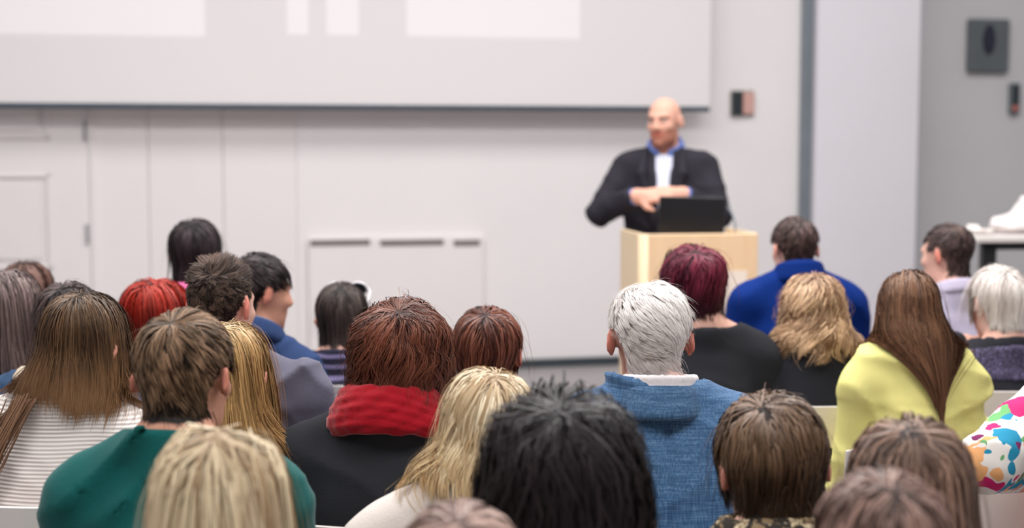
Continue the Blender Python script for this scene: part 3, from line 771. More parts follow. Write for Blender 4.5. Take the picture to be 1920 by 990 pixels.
def add_collar(I, mat, name='collar', height=0.035, r=0.008, rx=0.066, ry=0.066, tilt=0.5, dz=0.02, gap=0.35, rows=4, flare=0.25, res=0.008, dy=0.0, flare_y=None):
    P = []
    c = I['nb'] + np.array((0, dy, dz))
    for j in range(rows):
        f = j / max(rows - 1, 1)
        P += ring_prims(c + (0, 0, height * f), rx * (1 + flare * (1 - f)), ry * (1 + (flare if flare_y is None else flare_y) * (1 - f)), tilt, r, 0.012, 22, gap)
    return link(name, build_mesh(name, P, res, mat), I['body'])
# ------------------------------------------------------------------ the audience
def H(kind, col, **kw):
    base = dict(
        short=dict(n=3000, w=0.0034, away=1.0, lift=0.22, len=0.035, len_top=0.06, thick=0.014, grav=5, seg=5, steps=9, clumps=260, clump=0.35, fly=0.02, tuck=0.12),
        bob=dict(n=2200, w=0.0046, jit=0.25, away=0.9, comb=(0, -0.2, -0.5), lift=0.1, len=0.42, cut=-0.12, thick=0.028, grav=12, seg=11, steps=26, clumps=150, clump=0.45, tuck=0.06),
        long=dict(n=2200, w=0.0048, away=0.55, split=0.45, comb=(0, -0.35, -0.7), lift=0.06, len=0.8, cut=-0.36, cutvar=0.03, thick=0.02, grav=14, seg=12, steps=34, clumps=130, clump=0.45, body=True, twist=0.35),
    )[kind]
    d = dict(base); d['col'] = col; d.update(kw); return d
def solid(name, rgb, **kw):
    k = dict(rough=0.85, noise=0.08, scale=9, bump=0.12, bscale=260, spec=0.15); k.update(kw); return plain(name, rgb, **k)
BLACK_KNIT = solid('black_knit', (40, 41, 46)); NAVY = solid('navy_cloth', (44, 54, 84)); 

# row with the sharpest focus -------------------------------------------------
WHITE_HAIR = H('short', ((236, 228, 226), (262, 256, 252)), deep=1.0, fine=1.4, n=8500, puff=0.72, earcut=0, w=0.0021, len=0.045, len_top=0.06, away=0.6, comb=(0.35, -0.5, -0.25), swirl=0.75, whorl=(-0.02, -0.03, 0.115), lift=0.12, thick=0.014,
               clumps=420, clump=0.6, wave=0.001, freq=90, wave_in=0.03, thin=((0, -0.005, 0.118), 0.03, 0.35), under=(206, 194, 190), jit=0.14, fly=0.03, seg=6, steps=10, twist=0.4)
SUIT = cloth_weave('blue_suit', (44, 78, 116), (64, 100, 140), (96, 130, 166), 110)
SUITC = cloth_weave('blue_suit_collar', (40, 72, 106), (58, 92, 128), (88, 120, 154), 110)
I = person('elderly white-haired man in a blue-grey woven suit jacket', 1219, 527, 3.0, WHITE_HAIR, dict(mat=SUIT, inf=0.02, fold=0.004, neck=0.092, seam=0.0, name='suit_jacket'),
           yaw=-4, hyaw=3, hpitch=-8, hs=1.0, sw=0.205, drop=0.172, bulk=1.12, res=0.008, skin='warm', scalp=(226, 186, 176), lean=0.02, dx=-0.035, earred=0.7, seed=11, chair_label='chair carrying the man in the blue-grey suit', hairtop=0.01)
add_collar(I, SUITC, 'jacket_collar', 0.052, 0.007, 0.076, 0.076, 0.14, -0.02, 0.6, 6, 0.14, 0.006, 0.0, 0.4)
add_collar(I, solid('white_shirt', (232, 226, 228)), 'shirt_collar', 0.05, 0.005, 0.071, 0.069, 0.14, 0.006, 0.35, 4, 0.06, 0.006)

SCARFHAIR = H('bob', ((54, 26, 22), (140, 80, 60)), fine=1.4, n=4600, w=0.0032, cut=-0.06, cutvar=0.018, thick=0.026, flip_len=0.06, flip=0.5, wave_in=0.1, wave=0.014, freq=55, clumps=150, clump=0.8, fly=0.05, len=0.46, sleek=0.3, tip=(88, 52, 42), seg=12)
I = person('woman with auburn flipped bob and red scarf over a black top', 752, 552, 3.0, SCARFHAIR, dict(mat=BLACK_KNIT, inf=0.014, fold=0.004, open=0.09, neck=0.055), yaw=-6, hyaw=4, hpitch=-8, sw=0.185, drop=0.172, bulk=1.1,
           res=0.009, seed=21, hairtop=0.026, dx=0.03, chair_label='chair carrying the woman with the red scarf', ears=True)
def scarf(I, mat):
    c = I['nb'] + np.array((0, 0, 0.014)); P = []
    for (dz, rx, ry, r, t) in ((-0.03, 0.118, 0.108, 0.010, 0.36), (-0.014, 0.112, 0.102, 0.012, 0.26), (0.004, 0.104, 0.098, 0.012, 0.30), (0.02, 0.098, 0.094, 0.012, 0.16), (0.036, 0.09, 0.088, 0.011, 0.2), (0.05, 0.083, 0.082, 0.009, 0.1)):
        P += ring_prims(c + np.array((0.006, 0.012, dz)), rx, ry, t, r, 0.02, 24, 0.0)
    def post(Pt, D):
        a = np.arctan2(Pt[..., 1] - c[1], Pt[..., 0] - c[0]); zz = Pt[..., 2]
        return D - 0.004 * np.abs(np.sin(zz * 170 + 5 * np.sin(a * 1.5 + 0.5) + a * 3)) - 0.003 * np.abs(np.sin(zz * 90 - a * 5))
    return link('scarf', build_mesh('scarf', P, 0.006, mat, post=post), I['body'])
scarf(I, solid('red_scarf', (158, 16, 32), sheen=0.3))

GIRL = H('long', ((52, 38, 30), (112, 82, 58)), fine=1.3, n=4600, w=0.003, cut=-0.075, cutvar=0.02, thick=0.011, part=0.0, tip=(136, 100, 70), clumps=200, seg=12, fly=0.05, drift=(0.02, 0, 0), pull=(0.045, -0.12, 6, 0.03), cutslope=-0.35)
RIB = cloth_stripes('white_rib_knit', (212, 200, 196), (240, 232, 228), 0.0078, 0.45, 0.5, soft=0.35)
I = person('girl with long brown hair in a white ribbed sweater', 157, 540, 3.02, GIRL, dict(mat=RIB, inf=0.02, fold=0.0025, neck=0.095), yaw=-10, hyaw=-6, hpitch=-12, hroll=3, sw=0.175, drop=0.17, lean=0.05, dx=0.035, res=0.009,
           seed=31, hairtop=0.012, bulk=1.08, chair_z=1.03, chair_label='chair carrying the girl in the white ribbed sweater')
def lock(I, pts, n, w, col, spread, seed):
    """one loose lock of hair lying on the back, along the given path in body space"""
    r = np.random.RandomState(seed); pts = np.array(pts, float); m = 16
    t = np.linspace(0, len(pts) - 1, m); path = np.stack([np.interp(t, np.arange(len(pts)), pts[:, i]) for i in range(3)], 1)
    A = path[None] + r.normal(size=(n, 1, 3)) * np.array((1, 0.15, 0.4)) * spread * (1 - 0.72 * np.linspace(0, 1, m) ** 0.8)[None, :, None]
    A = A + 0.004 * np.sin(np.linspace(0, 9, m)[None, :, None] + r.uniform(0, 6, (n, 1, 1))) * np.array((1, 0, 0))
    for _ in range(3):
        d, g = sdf_grad(I['gp'], A.reshape(-1, 3), I['inf']); A = A + (g * np.clip(0.006 - d, -0.01, 0.06)[:, None]).reshape(A.shape)
    A[:, :, 1] -= r.uniform(0, 0.006, (n, 1)); T = np.linspace(0, 1, m)[None, :, None]
    L = r.uniform(0.7, 1.0, (n, 1, 1)); k = np.clip((T * L) * (m - 1), 0, m - 1.001)[..., 0]; i0 = k.astype(int); fr = (k - i0)[..., None]; ar = np.arange(n)[:, None]
    A = A[ar, i0] * (1 - fr) + A[ar, i0 + 1] * fr
    wd = w * (1 - 0.8 * T ** 2) * (0.6 + 0.8 * r.rand(n, 1, 1)); sd = np.array((1.0, 0, 0.1))
    V = np.stack([A - sd * wd / 2, A + sd * wd / 2], 2).reshape(-1, 3); b = ((np.arange(n)[:, None] * m + np.arange(m - 1)[None]) * 2).reshape(-1)
    C = lin(col[0]) + (lin(col[1]) - lin(col[0])) * r.rand(n, 1); C = np.repeat(C, m * 2, 0)
    tn = np.gradient(A, axis=1); tn /= np.linalg.norm(tn, axis=-1, keepdims=True) + 1e-9
    nn = np.cross(np.broadcast_to(sd, tn.shape), tn); nn *= np.sign(-nn[..., 1:2]); nn /= np.linalg.norm(nn, axis=-1, keepdims=True) + 1e-9
    o = link('hair_lock', hair_mesh('hair_lock', V, np.stack([b + 1, b, b + 2, b + 3], -1), M_HAIR, C, np.repeat(nn.reshape(-1, 3), 2, 0), np.repeat(tn.reshape(-1, 3), 2, 0)), I['body']); o['kind'] = 'stuff'; return o
sh = I['sh']
lock(I, [(-0.03, -0.1, sh + 0.10), (-0.055, -0.14, sh + 0.02), (-0.085, -0.16, sh - 0.06), (-0.105, -0.16, sh - 0.15), (-0.11, -0.16, sh - 0.2)], 70, 0.003, ((78, 56, 44), (140, 104, 80)), 0.016, 5)
lock(I, [(-0.03, -0.09, sh + 0.09), (-0.09, -0.1, sh + 0.045), (-0.15, -0.1, sh - 0.01), (-0.2, -0.08, sh - 0.07)], 50, 0.003, ((92, 68, 52), (150, 114, 86)), 0.014, 6)

# teal man and the near rows --------------------------------------------------
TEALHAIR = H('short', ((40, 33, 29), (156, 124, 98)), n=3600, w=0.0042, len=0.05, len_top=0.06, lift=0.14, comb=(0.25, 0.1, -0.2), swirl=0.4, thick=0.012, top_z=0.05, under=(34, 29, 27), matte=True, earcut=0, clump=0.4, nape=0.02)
person('man with tousled brown hair in a dark teal sweater', 345, 570, 2.5, TEALHAIR, dict(mat=solid('teal_wool', (14, 86, 84), sheen=0.15), inf=0.016, fold=0.009, neck=0.080), yaw=-8, hyaw=-3, hpitch=-6, sw=0.175, drop=0.165,
       bulk=1.08, hs=0.98, skin='warm', seed=41, hairtop=0.018, lean=0.0, chair_label='chair carrying the man in the teal sweater')
BLONDE1 = H('long', ((184, 150, 112), (255, 234, 196)), n=2000, w=0.0065, deep=0.75, cut=-0.4, thick=0.02, part=0.004, root=(120, 92, 66), root_amt=0.55, root_len=0.16, split=0.9, away=0.3)
person('person with centre-parted blonde hair, close in front of the teal sweater', 415, 784, 1.98, BLONDE1, dict(mat=solid('beige_top', (150, 128, 108)), fold=0.004), yaw=-4, hpitch=-4, sw=0.165, drop=0.21, seed=42, hairtop=0.014, hs=0.97, chair_label='chair of the blonde person before the teal sweater', res=0.014)
BLONDE2 = H('long', ((200, 168, 128), (262, 244, 210)), fine=1.2, n=2600, w=0.005, deep=0.75, cut=-0.06, thick=0.012, part=0.01, root=(150, 120, 88), root_amt=0.4, wave=0.007, freq=32, wave_in=0.12, tip=(222, 192, 146), clump=0.6, drift=(0.03, 0, 0), pull=(0.05, -0.14, 9, 0.03), cutslope=-0.25)
person('blonde woman in an off-white jacket beside the red scarf woman', 912, 682, 2.62, BLONDE2, dict(mat=solid('offwhite_wool', (206, 196, 190)), inf=0.018, fold=0.003, name='jacket'), yaw=10, hyaw=2, hpitch=-8, hroll=4, sw=0.175, drop=0.155, seed=43, hairtop=0.014, hs=0.98, dx=0.03,
       chair_label='chair carrying the blonde woman in the off-white jacket')
CURLY = H('long', ((20, 17, 19), (50, 42, 45)), jit=0.35, fine=1.25, n=2600, w=0.0055, cut=-0.42, thick=0.036, wave=0.012, freq=38, wave_in=0.04, clump=0.5, clumps=110, part=-0.01, split=0.3, away=0.8, sleek=0.2, fly=0.06, tip=(70, 56, 52))
person('person with big wavy black hair, close before the blue-grey suit', 1055, 710, 2.1, CURLY, dict(mat=BLACK_KNIT, fold=0.003), yaw=-2, hpitch=-5, sw=0.17, drop=0.215, seed=44, hairtop=0.03, hs=1.08, chair_label='chair of the person with wavy black hair', res=0.014)
person('person of whom only a blurred greyish-brown crown shows at the bottom', 862, 935, 1.72, H('bob', ((130, 102, 94), (196, 164, 152)), n=1600, w=0.007, cut=-0.1, thick=0.012), dict(mat=solid('grey_top', (110, 104, 104)), fold=0.003), yaw=2, drop=0.2, seed=45, hs=0.9,
       chair_label='chair of the person with the greyish-brown crown at the bottom', res=0.016)
LEOP = cloth_blotch('leopard_print', (40, 34, 30), [(168, 150, 122), (120, 100, 74), (44, 38, 34), (196, 178, 148)], 46, 0.45)
SHORTW = H('bob', ((50, 36, 28), (122, 94, 72)), n=3000, w=0.0046, cut=-0.05, cutvar=0.014, thick=0.014, tip=(54, 40, 32), lift=0.1, whorl=(-0.025, -0.055, 0.105), wave=0.004, freq=50, clump=0.6, tuck=0.12, earcut=1, clumps=130, len=0.26, jit=0.32, root=(140, 116, 104), root_amt=0.5)
I = person('person with short brown hair in a leopard print top', 1447, 728, 2.4, SHORTW, dict(mat=LEOP, inf=0.016, fold=0.006, neck=0.090), yaw=4, hyaw=3, hpitch=-8, hroll=-3, sw=0.17, drop=0.16, seed=46, hairtop=0.016, hs=1.04, earred=0.6,
       chair_label='chair carrying the person in the leopard print top', res=0.01)
add_collar(I, LEOP, 'scarf', 0.04, 0.017, 0.088, 0.09, 0.15, -0.015, 0.0, 3, 0.3, 0.009)
person('person with smooth mid-brown hair at the lower right, before the yellow blouse', 1708, 770, 2.08, H('long', ((62, 46, 40), (148, 116, 100)), n=2000, w=0.006, jit=0.3, cut=-0.34, thick=0.014, part=-0.02, away=0.9), dict(mat=solid('plum_top', (70, 54, 58)), fold=0.003), yaw=6, hyaw=-12, hpitch=-5,
       sw=0.165, drop=0.21, seed=47, hs=1.02, hairtop=0.014, chair_label='chair of the person with smooth mid-brown hair', res=0.014)
person('nearest blurred brown head at the bottom, right of the leopard print', 1655, 872, 1.70, H('bob', ((84, 62, 56), (168, 134, 122)), n=1700, w=0.007, jit=0.35, cut=-0.14, thick=0.01), dict(mat=solid('dun_top', (96, 84, 80)), fold=0.003), yaw=3, drop=0.21, seed=48, hs=0.94,
       chair_label='chair of the nearest blurred brown head', res=0.016)

# left block, farther rows ----------------------------------------------------
person('woman with long ash-brown hair at the left edge', 12, 500, 3.9, H('long', ((62, 50, 50), (150, 126, 122)), n=2000, w=0.0055, cut=-0.25, thick=0.018), dict(mat=solid('charcoal_top', (44, 44, 52)), fold=0.004), yaw=-12, hyaw=0, seed=51, drop=0.2, hs=0.98, chair_label='chair of the woman with ash-brown hair', res=0.014)
person('woman with reddish-brown hair behind the ash-brown hair', 50, 486, 4.75, H('long', ((70, 48, 42), (150, 110, 98)), n=1600, w=0.006, cut=-0.2, thick=0.014), dict(mat=solid('taupe_top', (70, 62, 64)), fold=0.004), yaw=-12, seed=52, drop=0.2, hs=0.92, chair_label='chair of the reddish-brown haired woman', res=0.016)
I = person('person with dark brown hair and blue denim jacket behind the ribbed sweater', 128, 525, 3.75, H('bob', ((40, 32, 32), (92, 76, 74)), n=1800, w=0.0055, cut=-0.14, thick=0.012), dict(mat=solid('denim', (60, 82, 112), noise=0.2, scale=40), inf=0.018, fold=0.006, name='denim_jacket'), yaw=-10, seed=53, drop=0.2, dx=0.05,
       hs=0.94, chair_label='chair of the person in the denim jacket', res=0.012)
add_collar(I, solid('cream_collar', (224, 206, 184)), 'collar', 0.025, 0.007, 0.066, 0.064, 0.3, 0.01, 0.3)
person('woman with long bright red hair', 293, 517, 3.9, H('long', ((66, 18, 16), (150, 34, 26)), n=2400, w=0.005, cut=-0.2, thick=0.016, root=(176, 46, 32), root_amt=0.8, root_len=0.3), dict(mat=solid('plum_knit', (58, 44, 66)), fold=0.004), yaw=-10, hyaw=-8, seed=54, drop=0.2, hs=1.02, chair_label='chair of the woman with bright red hair', res=0.014)
I = person('person with short black hair and pink collar, highest head of the left block', 365, 410, 5.1, H('bob', ((30, 26, 28), (66, 54, 58)), n=1800, w=0.006, cut=-0.075, tuck=0.12, thick=0.018), dict(mat=solid('violet_top', (96, 60, 96)), fold=0.004), yaw=-6, seed=55, drop=0.2, hs=0.98, chair_label='chair of the person with the pink collar', res=0.016)
add_collar(I, solid('pink_collar', (196, 96, 140)), 'collar', 0.03, 0.01, 0.07, 0.068, 0.3, 0.0, 0.2)
FADE = H('short', ((44, 36, 34), (104, 84, 74)), fine=1.3, n=5200, w=0.0028, len=0.012, len_top=0.034, top_z=0.045, lift=(0.2, 0.5), away=0.9, thick=0.005, sleek=0.0, grav=0.5, clump=0.55, clumps=260, whorl=(0.01, -0.075, 0.085), matte=True, earcut=0, jit=0.3, lvar=0.2, swirl=0.3)
person('man with faded spiky brown hair in a grey-blue jumper', 414, 470, 3.45, FADE, dict(mat=solid('grey_jumper', (96, 94, 110), sheen=0.1), inf=0.014, fold=0.012, neck=0.090), yaw=-14, hyaw=-5, hpitch=-4, sw=0.21, drop=0.16, lean=0.03, bulk=1.12, seed=56, skin='fair', earred=0.8, res=0.009, dx=-0.03,
       hairtop=0.03, hs=0.94, chair_label='chair of the man in the grey-blue jumper')
NAVYJ = solid('navy_jacket', (40, 58, 96))
I = person('dark-haired man in a navy jacket, face turned to the right', 484, 470, 4.3, H('short', ((28, 24, 26), (62, 52, 54)), n=2600, w=0.0042, len=0.035, len_top=0.07, thick=0.012, comb=(0.2, 0.4, 0.0), clump=0.55, earcut=0), dict(mat=NAVYJ, inf=0.018, fold=0.005, name='jacket'), yaw=-16, hyaw=-34, hpitch=-6, seed=57, drop=0.19, sw=0.165, skin='warm', hs=0.99,
       chair_label='chair of the man in the navy jacket', res=0.012, hairtop=0.016)
add_collar(I, NAVYJ, 'jacket_collar', 0.04, 0.012, 0.085, 0.08, 0.5, 0.005, 0.5)
add_collar(I, solid('grey_shirt', (120, 112, 118)), 'shirt_collar', 0.045, 0.006, 0.066, 0.062, 0.4, 0.02, 0.3)
person('person with straight honey-blonde hair between the teal and grey-blue sweaters', 432, 595, 3.0, H('long', ((120, 84, 50), (214, 168, 110)), n=3000, w=0.0036, cut=-0.13, thick=0.01, root=(206, 176, 130), root_amt=0.6, root_len=0.2, drift=(0.01, 0, 0), fly=0.06), dict(mat=solid('navy_vest', (40, 46, 66)), fold=0.004), yaw=-4, hyaw=-6, hs=0.95,
       seed=58, drop=0.2, sw=0.16, chair_label='chair of the person with honey-blonde hair', res=0.012)
STR = cloth_stripes('striped_top', (34, 34, 52), (120, 112, 150), 0.034, 0.68, 0.0, soft=0.06)
I = person('woman with dark straight bob and sunglasses on her head, striped top', 641, 526, 4.65, H('bob', ((34, 29, 29), (84, 72, 68)), n=2000, w=0.0052, cut=-0.075, thick=0.011, cutvar=0.008), dict(mat=STR, fold=0.003), yaw=-4, seed=59, drop=0.18, sw=0.185, hs=0.97, chair_label='chair of the woman in the striped top', res=0.012)
sg_I = I
person('person with short auburn hair, right of the red scarf woman', 914, 568, 3.5, H('bob', ((60, 30, 26), (140, 82, 64)), n=2600, w=0.0042, cut=-0.05, cutvar=0.012, thick=0.014, len=0.26, clump=0.6, tuck=0.12, earcut=1, wave=0.003, freq=60), dict(mat=cloth_blotch('dotted_cloth', (44, 42, 56), [(150, 146, 160), (60, 58, 74)], 60, 0.3), fold=0.004, neck=0.080), yaw=-2, hyaw=-3, seed=60, drop=0.205, skin='warm', earred=0.6, hairtop=0.018,
       hs=0.96, chair_label='chair of the person with short auburn hair', res=0.012)

# right block -----------------------------------------------------------------
person('woman with burgundy hair in a black top before the lectern', 1301, 450, 4.25, H('bob', ((58, 18, 30), (132, 44, 66)), n=2400, w=0.005, cut=-0.055, thick=0.022, wave=0.007, freq=50, clump=0.65, tip=(46, 20, 26)), dict(mat=BLACK_KNIT, fold=0.002, neck=0.045), yaw=4, seed=61, drop=0.17, sw=0.165, hairtop=0.026,
       dx=-0.03, chair_label='chair of the woman with burgundy hair', res=0.012, skin='fair')
BLUEW = solid('royal_blue_wool', (0, 38, 108))
I = person('man with short brown hair in a royal blue sweater', 1490, 405, 5.15, H('short', ((44, 35, 34), (98, 76, 72)), n=2400, w=0.0046, earcut=0, len=0.03, len_top=0.05, thick=0.012), dict(mat=BLUEW, inf=0.018, fold=0.005, neck=0.090), yaw=6, hyaw=6, seed=62, drop=0.155, sw=0.19, bulk=1.05, hs=0.96, chair_label='chair of the man in the royal blue sweater', res=0.014)
add_collar(I, BLUEW, 'collar', 0.05, 0.012, 0.07, 0.068, 0.3, 0.0, 0.0)
person('woman with curled blonde hair in a black jacket', 1526, 502, 4.3, H('long', ((150, 108, 78), (255, 214, 172)), n=2400, w=0.0058, cut=-0.095, cutvar=0.03, thick=0.014, wave=0.017, freq=52, wave_in=0.1, clump=0.75, clumps=90, root=(150, 116, 92), root_amt=0.7), dict(mat=solid('black_jacket', (38, 39, 46)), inf=0.018, fold=0.003, name='jacket'), yaw=4, hroll=-3, seed=63, drop=0.17, sw=0.185, hairtop=0.02,
       hs=0.97, dx=0.02, chair_label='chair of the woman with curled blonde hair', res=0.012)
person('woman with long brown hair in a yellow blouse', 1704, 500, 3.95, H('long', ((66, 44, 34), (130, 92, 68)), n=3000, w=0.0042, cut=-0.225, cutvar=0.03, thick=0.008, split=0.1, comb=(0, -0.9, -0.6), pull=(0.03, -0.15, 14.0, 0.05), root=(150, 116, 100), root_amt=0.5, root_len=0.14), dict(mat=solid('yellow_blouse', (230, 222, 142), bump=0.05), inf=0.018, fold=0.009, yoke=0.075, neck=0.085, name='blouse'), yaw=3, hpitch=-2,
       seed=64, drop=0.155, armout=0.025, bulk=0.95, sw=0.14, hs=0.97, chair_z=0.91, chair_label='chair carrying the woman in the yellow blouse', res=0.01)
LILAC = solid('lilac_shirt', (176, 168, 188), bump=0.05)
I = person('man with cropped brown hair in a lilac shirt, head turned left', 1778, 415, 5.15, H('short', ((40, 33, 34), (92, 74, 72)), n=2200, w=0.0046, earcut=0, len=0.02, len_top=0.035, thick=0.009, thin=((0, -0.04, 0.11), 0.035, 0.5)), dict(mat=LILAC, inf=0.02, fold=0.004, yoke=0.11, neck=0.070, name='shirt'), yaw=6, hyaw=30, hpitch=-6, seed=65, drop=0.2, sw=0.195, dx=-0.02, scalp=(104, 82, 76),
       hs=0.96, chair_label='chair of the man in the lilac shirt', res=0.014, skin='fair', earred=0.8)
add_collar(I, LILAC, 'collar', 0.035, 0.008, 0.068, 0.066, 0.35, 0.015, 0.3)
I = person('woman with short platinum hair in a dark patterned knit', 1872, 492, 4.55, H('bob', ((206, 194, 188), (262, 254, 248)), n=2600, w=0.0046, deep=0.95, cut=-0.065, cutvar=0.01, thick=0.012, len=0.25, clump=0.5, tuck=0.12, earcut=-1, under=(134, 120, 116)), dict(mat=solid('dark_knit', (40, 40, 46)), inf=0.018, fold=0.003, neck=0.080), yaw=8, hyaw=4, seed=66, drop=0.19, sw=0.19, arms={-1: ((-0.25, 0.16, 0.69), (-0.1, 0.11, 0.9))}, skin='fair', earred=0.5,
       hs=0.97, hairtop=0.018, chair_label='chair of the woman with short platinum hair', res=0.012)
YK = cloth_blotch('violet_weave', (46, 44, 56), [(108, 98, 134), (60, 56, 74), (84, 76, 108)], 130, 0.5)
link('knit_yoke', build_mesh('knit_yoke', I['gp'], 0.012, YK, I['inf'] + 0.004, post=lambda P, D: np.maximum(np.maximum(D, (I['sh'] - 0.035) - P[..., 2]), (P[..., 2] - I['sh'] - 0.052) + 0.35 * (P[..., 1] - I['nb'][1]))), I['body'])
FLORAL = cloth_blotch('floral_print', (236, 230, 224), [(206, 40, 110), (240, 176, 120), (40, 140, 176), (110, 170, 110), (236, 230, 224), (250, 150, 110), (120, 40, 90)], 17, 0.52, 0.9)
fr_ = at(2120, 430, 2.9)[:2] - (0, 0.035)
fe, fw = at(1852, 868, 2.74), at(1925, 880, 2.98)
person('person in a floral print sleeve at the right edge', 2120, 430, 2.9, H('bob', ((60, 46, 40), (110, 86, 74)), n=1400, w=0.006), dict(mat=FLORAL, inf=0.016, fold=0.004, name='blouse'), yaw=0, seed=67, drop=0.2, sw=0.18, arms={-1: ((fe[0] - fr_[0], fe[1] - fr_[1], fe[2]), (fw[0] - fr_[0], fw[1] - fr_[1], fw[2]))}, chair_label='chair of the person in the floral sleeve', res=0.012)
# ------------------------------------------------------------------ the speaker
def speaker():
    D = 7.0; W = at(1246, 183, D); s = 1.0; yaw = 168.0
    R = rotm(-16, -3, 2); hz = W[2] - 0.120; sh = hz - 0.215
    h = np.array([0.0, 0.04, hz]); hp_ = head_prims(h, R, s, True, 1.1); nb = np.array([0, -0.01, sh + 0.07])
    S = np.array([0, 0, sh]); w = 0.19
    neck = [Cap(h + R @ np.array((0, -0.02, -0.06)), nb, 0.058, 0.066, 0.03)]
    torso = [Cap(nb, S + (w * 0.8, 0, 0.01), 0.05, 0.045, 0.03), Cap(nb, S + (-w * 0.8, 0, 0.01), 0.05, 0.045, 0.03), Cap(S + (-w * 0.85, 0, 0), S + (w * 0.85, 0, 0), 0.065, 0.065, 0.04),
             Ell(S + (0, 0.01, -0.2), (0.19, 0.135, 0.25), None, 0.06), Ell(S + (0, 0.02, -0.42), (0.175, 0.14, 0.2), None, 0.06), Ell((0, 0, sh - 0.55), (0.18, 0.13, 0.15), None, 0.06)]
    arm, hands = [], []
    # right arm (photo left) swings out, both hands meet before the chest
    El = {1: S + (0.30, 0.12, -0.22), -1: S + (-0.27, 0.11, -0.23)}; Wr = {1: S + (0.10, 0.30, -0.135), -1: S + (-0.12, 0.30, -0.125)}
    for sd in (-1, 1):
        A = S + (sd * w, 0, -0.015); arm += [Cap(A, El[sd], 0.066, 0.052, 0.03), Cap(El[sd], Wr[sd], 0.05, 0.038, 0.015)]
        hands += hand_prims(Wr[sd], np.array((-sd * 1.0, 0.25, 0.1)), np.array((0, 0.75, 0.65)), sd, 0.5, 1.12)
    hipz = sh - 0.6; legs = []
    for sd in (-1, 1):
        legs += [Cap((sd * 0.095, 0, hipz), (sd * 0.1, 0.02, 0.5), 0.095, 0.062, 0.03), Cap((sd * 0.1, 0.02, 0.5), (sd * 0.11, 0, 0.09), 0.06, 0.042, 0.02), Cap((sd * 0.11, 0, 0.09), (sd * 0.12, 0.12, 0.045), 0.036, 0.026, 0.02)]
    allp = hp_ + neck + torso + arm + hands + legs
    axes = [axis(-0.46, 0.46, 0.02, [(-0.15, 0.15, 0.0075)]), axis(-0.2, 0.42, 0.02, [(-0.08, 0.18, 0.0075), (0.22, 0.38, 0.0075)]), axis(0, hz + 0.14, 0.022, [(hz - 0.14, hz + 0.14, 0.0075), (sh - 0.2, sh - 0.04, 0.0075)])]
    sk = lin((222, 168, 148))
    def col(V):
        q = (V - h) @ R; C = np.tile(sk, (len(V), 1)); inh = np.linalg.norm(q * (1, 0.9, 0.8), axis=1) < 0.14
        beard = inh & (q[:, 2] < -0.035) & (q[:, 1] > 0.0); C[beard] = C[beard] * (0.62, 0.5, 0.46)
        lip = inh & (np.abs(q[:, 0]) < 0.024) & (np.abs(q[:, 2] + 0.054) < 0.011) & (q[:, 1] > 0.085); C[lip] = sk * (0.75, 0.42, 0.42)
        brow = inh & (np.abs(np.abs(q[:, 0]) - 0.032) < 0.02) & (np.abs(q[:, 2] - 0.027) < 0.006) & (q[:, 1] > 0.05); C[brow] = lin((96, 70, 60))
        side = inh & (q[:, 2] < 0.05) & (q[:, 1] < -0.02) & (q[:, 2] > -0.07) & (np.abs(q[:, 0]) < 0.077); C[side] = C[side] * (0.8, 0.76, 0.74)
        return C
    root = W[:2] - np.array([[math.cos(math.radians(yaw)), -math.sin(math.radians(yaw))], [math.sin(math.radians(yaw)), math.cos(math.radians(yaw))]]) @ h[:2]
    body = link('person', build_mesh('person', allp, 0, M_SKIN, axes=axes, col=col), None, (root[0], root[1], 0), math.radians(yaw))
    tag(body, 'bald man in a dark suit speaking behind the lectern', 'person')
    em = MB(); 
    for sd in (-1, 1):
        c = h + R @ np.array((sd * 0.031, 0.078, 0.008))
        V, Q = surface_nets([np.linspace(-0.014, 0.014, 12)] * 3, np.linalg.norm(np.stack(np.meshgrid(*[np.linspace(-0.014, 0.014, 12)] * 3, indexing='ij'), -1), axis=-1) - 0.0115)
        C = np.tile(lin((190, 176, 170)), (len(V), 1)); dd = V / np.linalg.norm(V, axis=1, keepdims=True); C[dd @ (R @ np.array((0, 1, 0))) > 0.86] = lin((60, 44, 38))
        link('eye', mesh_np('eye', V, Q, True, tinted('eyeball', 0.15, 0.6), C), body).location = c
    suit = solid('dark_suit', (44, 42, 50)); arm_g = [arm[0], Cap(arm[1].a, arm[1].b + (arm[1].a - arm[1].b) * 0.16, 0.052, 0.044, 0.015), arm[2], Cap(arm[3].a, arm[3].b + (arm[3].a - arm[3].b) * 0.16, 0.052, 0.044, 0.015)]
    gp = torso + arm_g
    def post(P, Dd):
        rn = np.sqrt(P[..., 0] ** 2 + (P[..., 1] - nb[1]) ** 2); Dd = np.maximum(Dd, np.minimum(P[..., 2] - sh - 0.085, 0.1 - rn))
        v = np.abs(P[..., 0] + 0.005) - 0.042 * np.clip((P[..., 2] - (sh - 0.33)) / 0.4, 0.0, 1.2); vcut = np.minimum(-v, P[..., 1] - 0.06)       # open V of the lapels
        Dd = np.maximum(Dd, vcut * (P[..., 2] > sh - 0.36) + -1.0 * (P[..., 2] <= sh - 0.36))
        return np.maximum(Dd, (sh - 0.72) - P[..., 2])
    link('suit_jacket', build_mesh('suit_jacket', gp, 0.011, suit, 0.016, 0.005, 77, post), body)
    for sd in (-1, 1):                       # lapels
        P = [Cap((sd * 0.085, 0.045, sh + 0.085), (sd * 0.098, 0.132, sh - 0.03), 0.016, 0.024, 0.01), Cap((sd * 0.098, 0.132, sh - 0.03), (sd * 0.025, 0.168, sh - 0.3), 0.024, 0.01, 0.01)]
        link('lapel', build_mesh('lapel', P, 0.009, suit), body)
    shirt = solid('blue_white_shirt', (206, 208, 226))
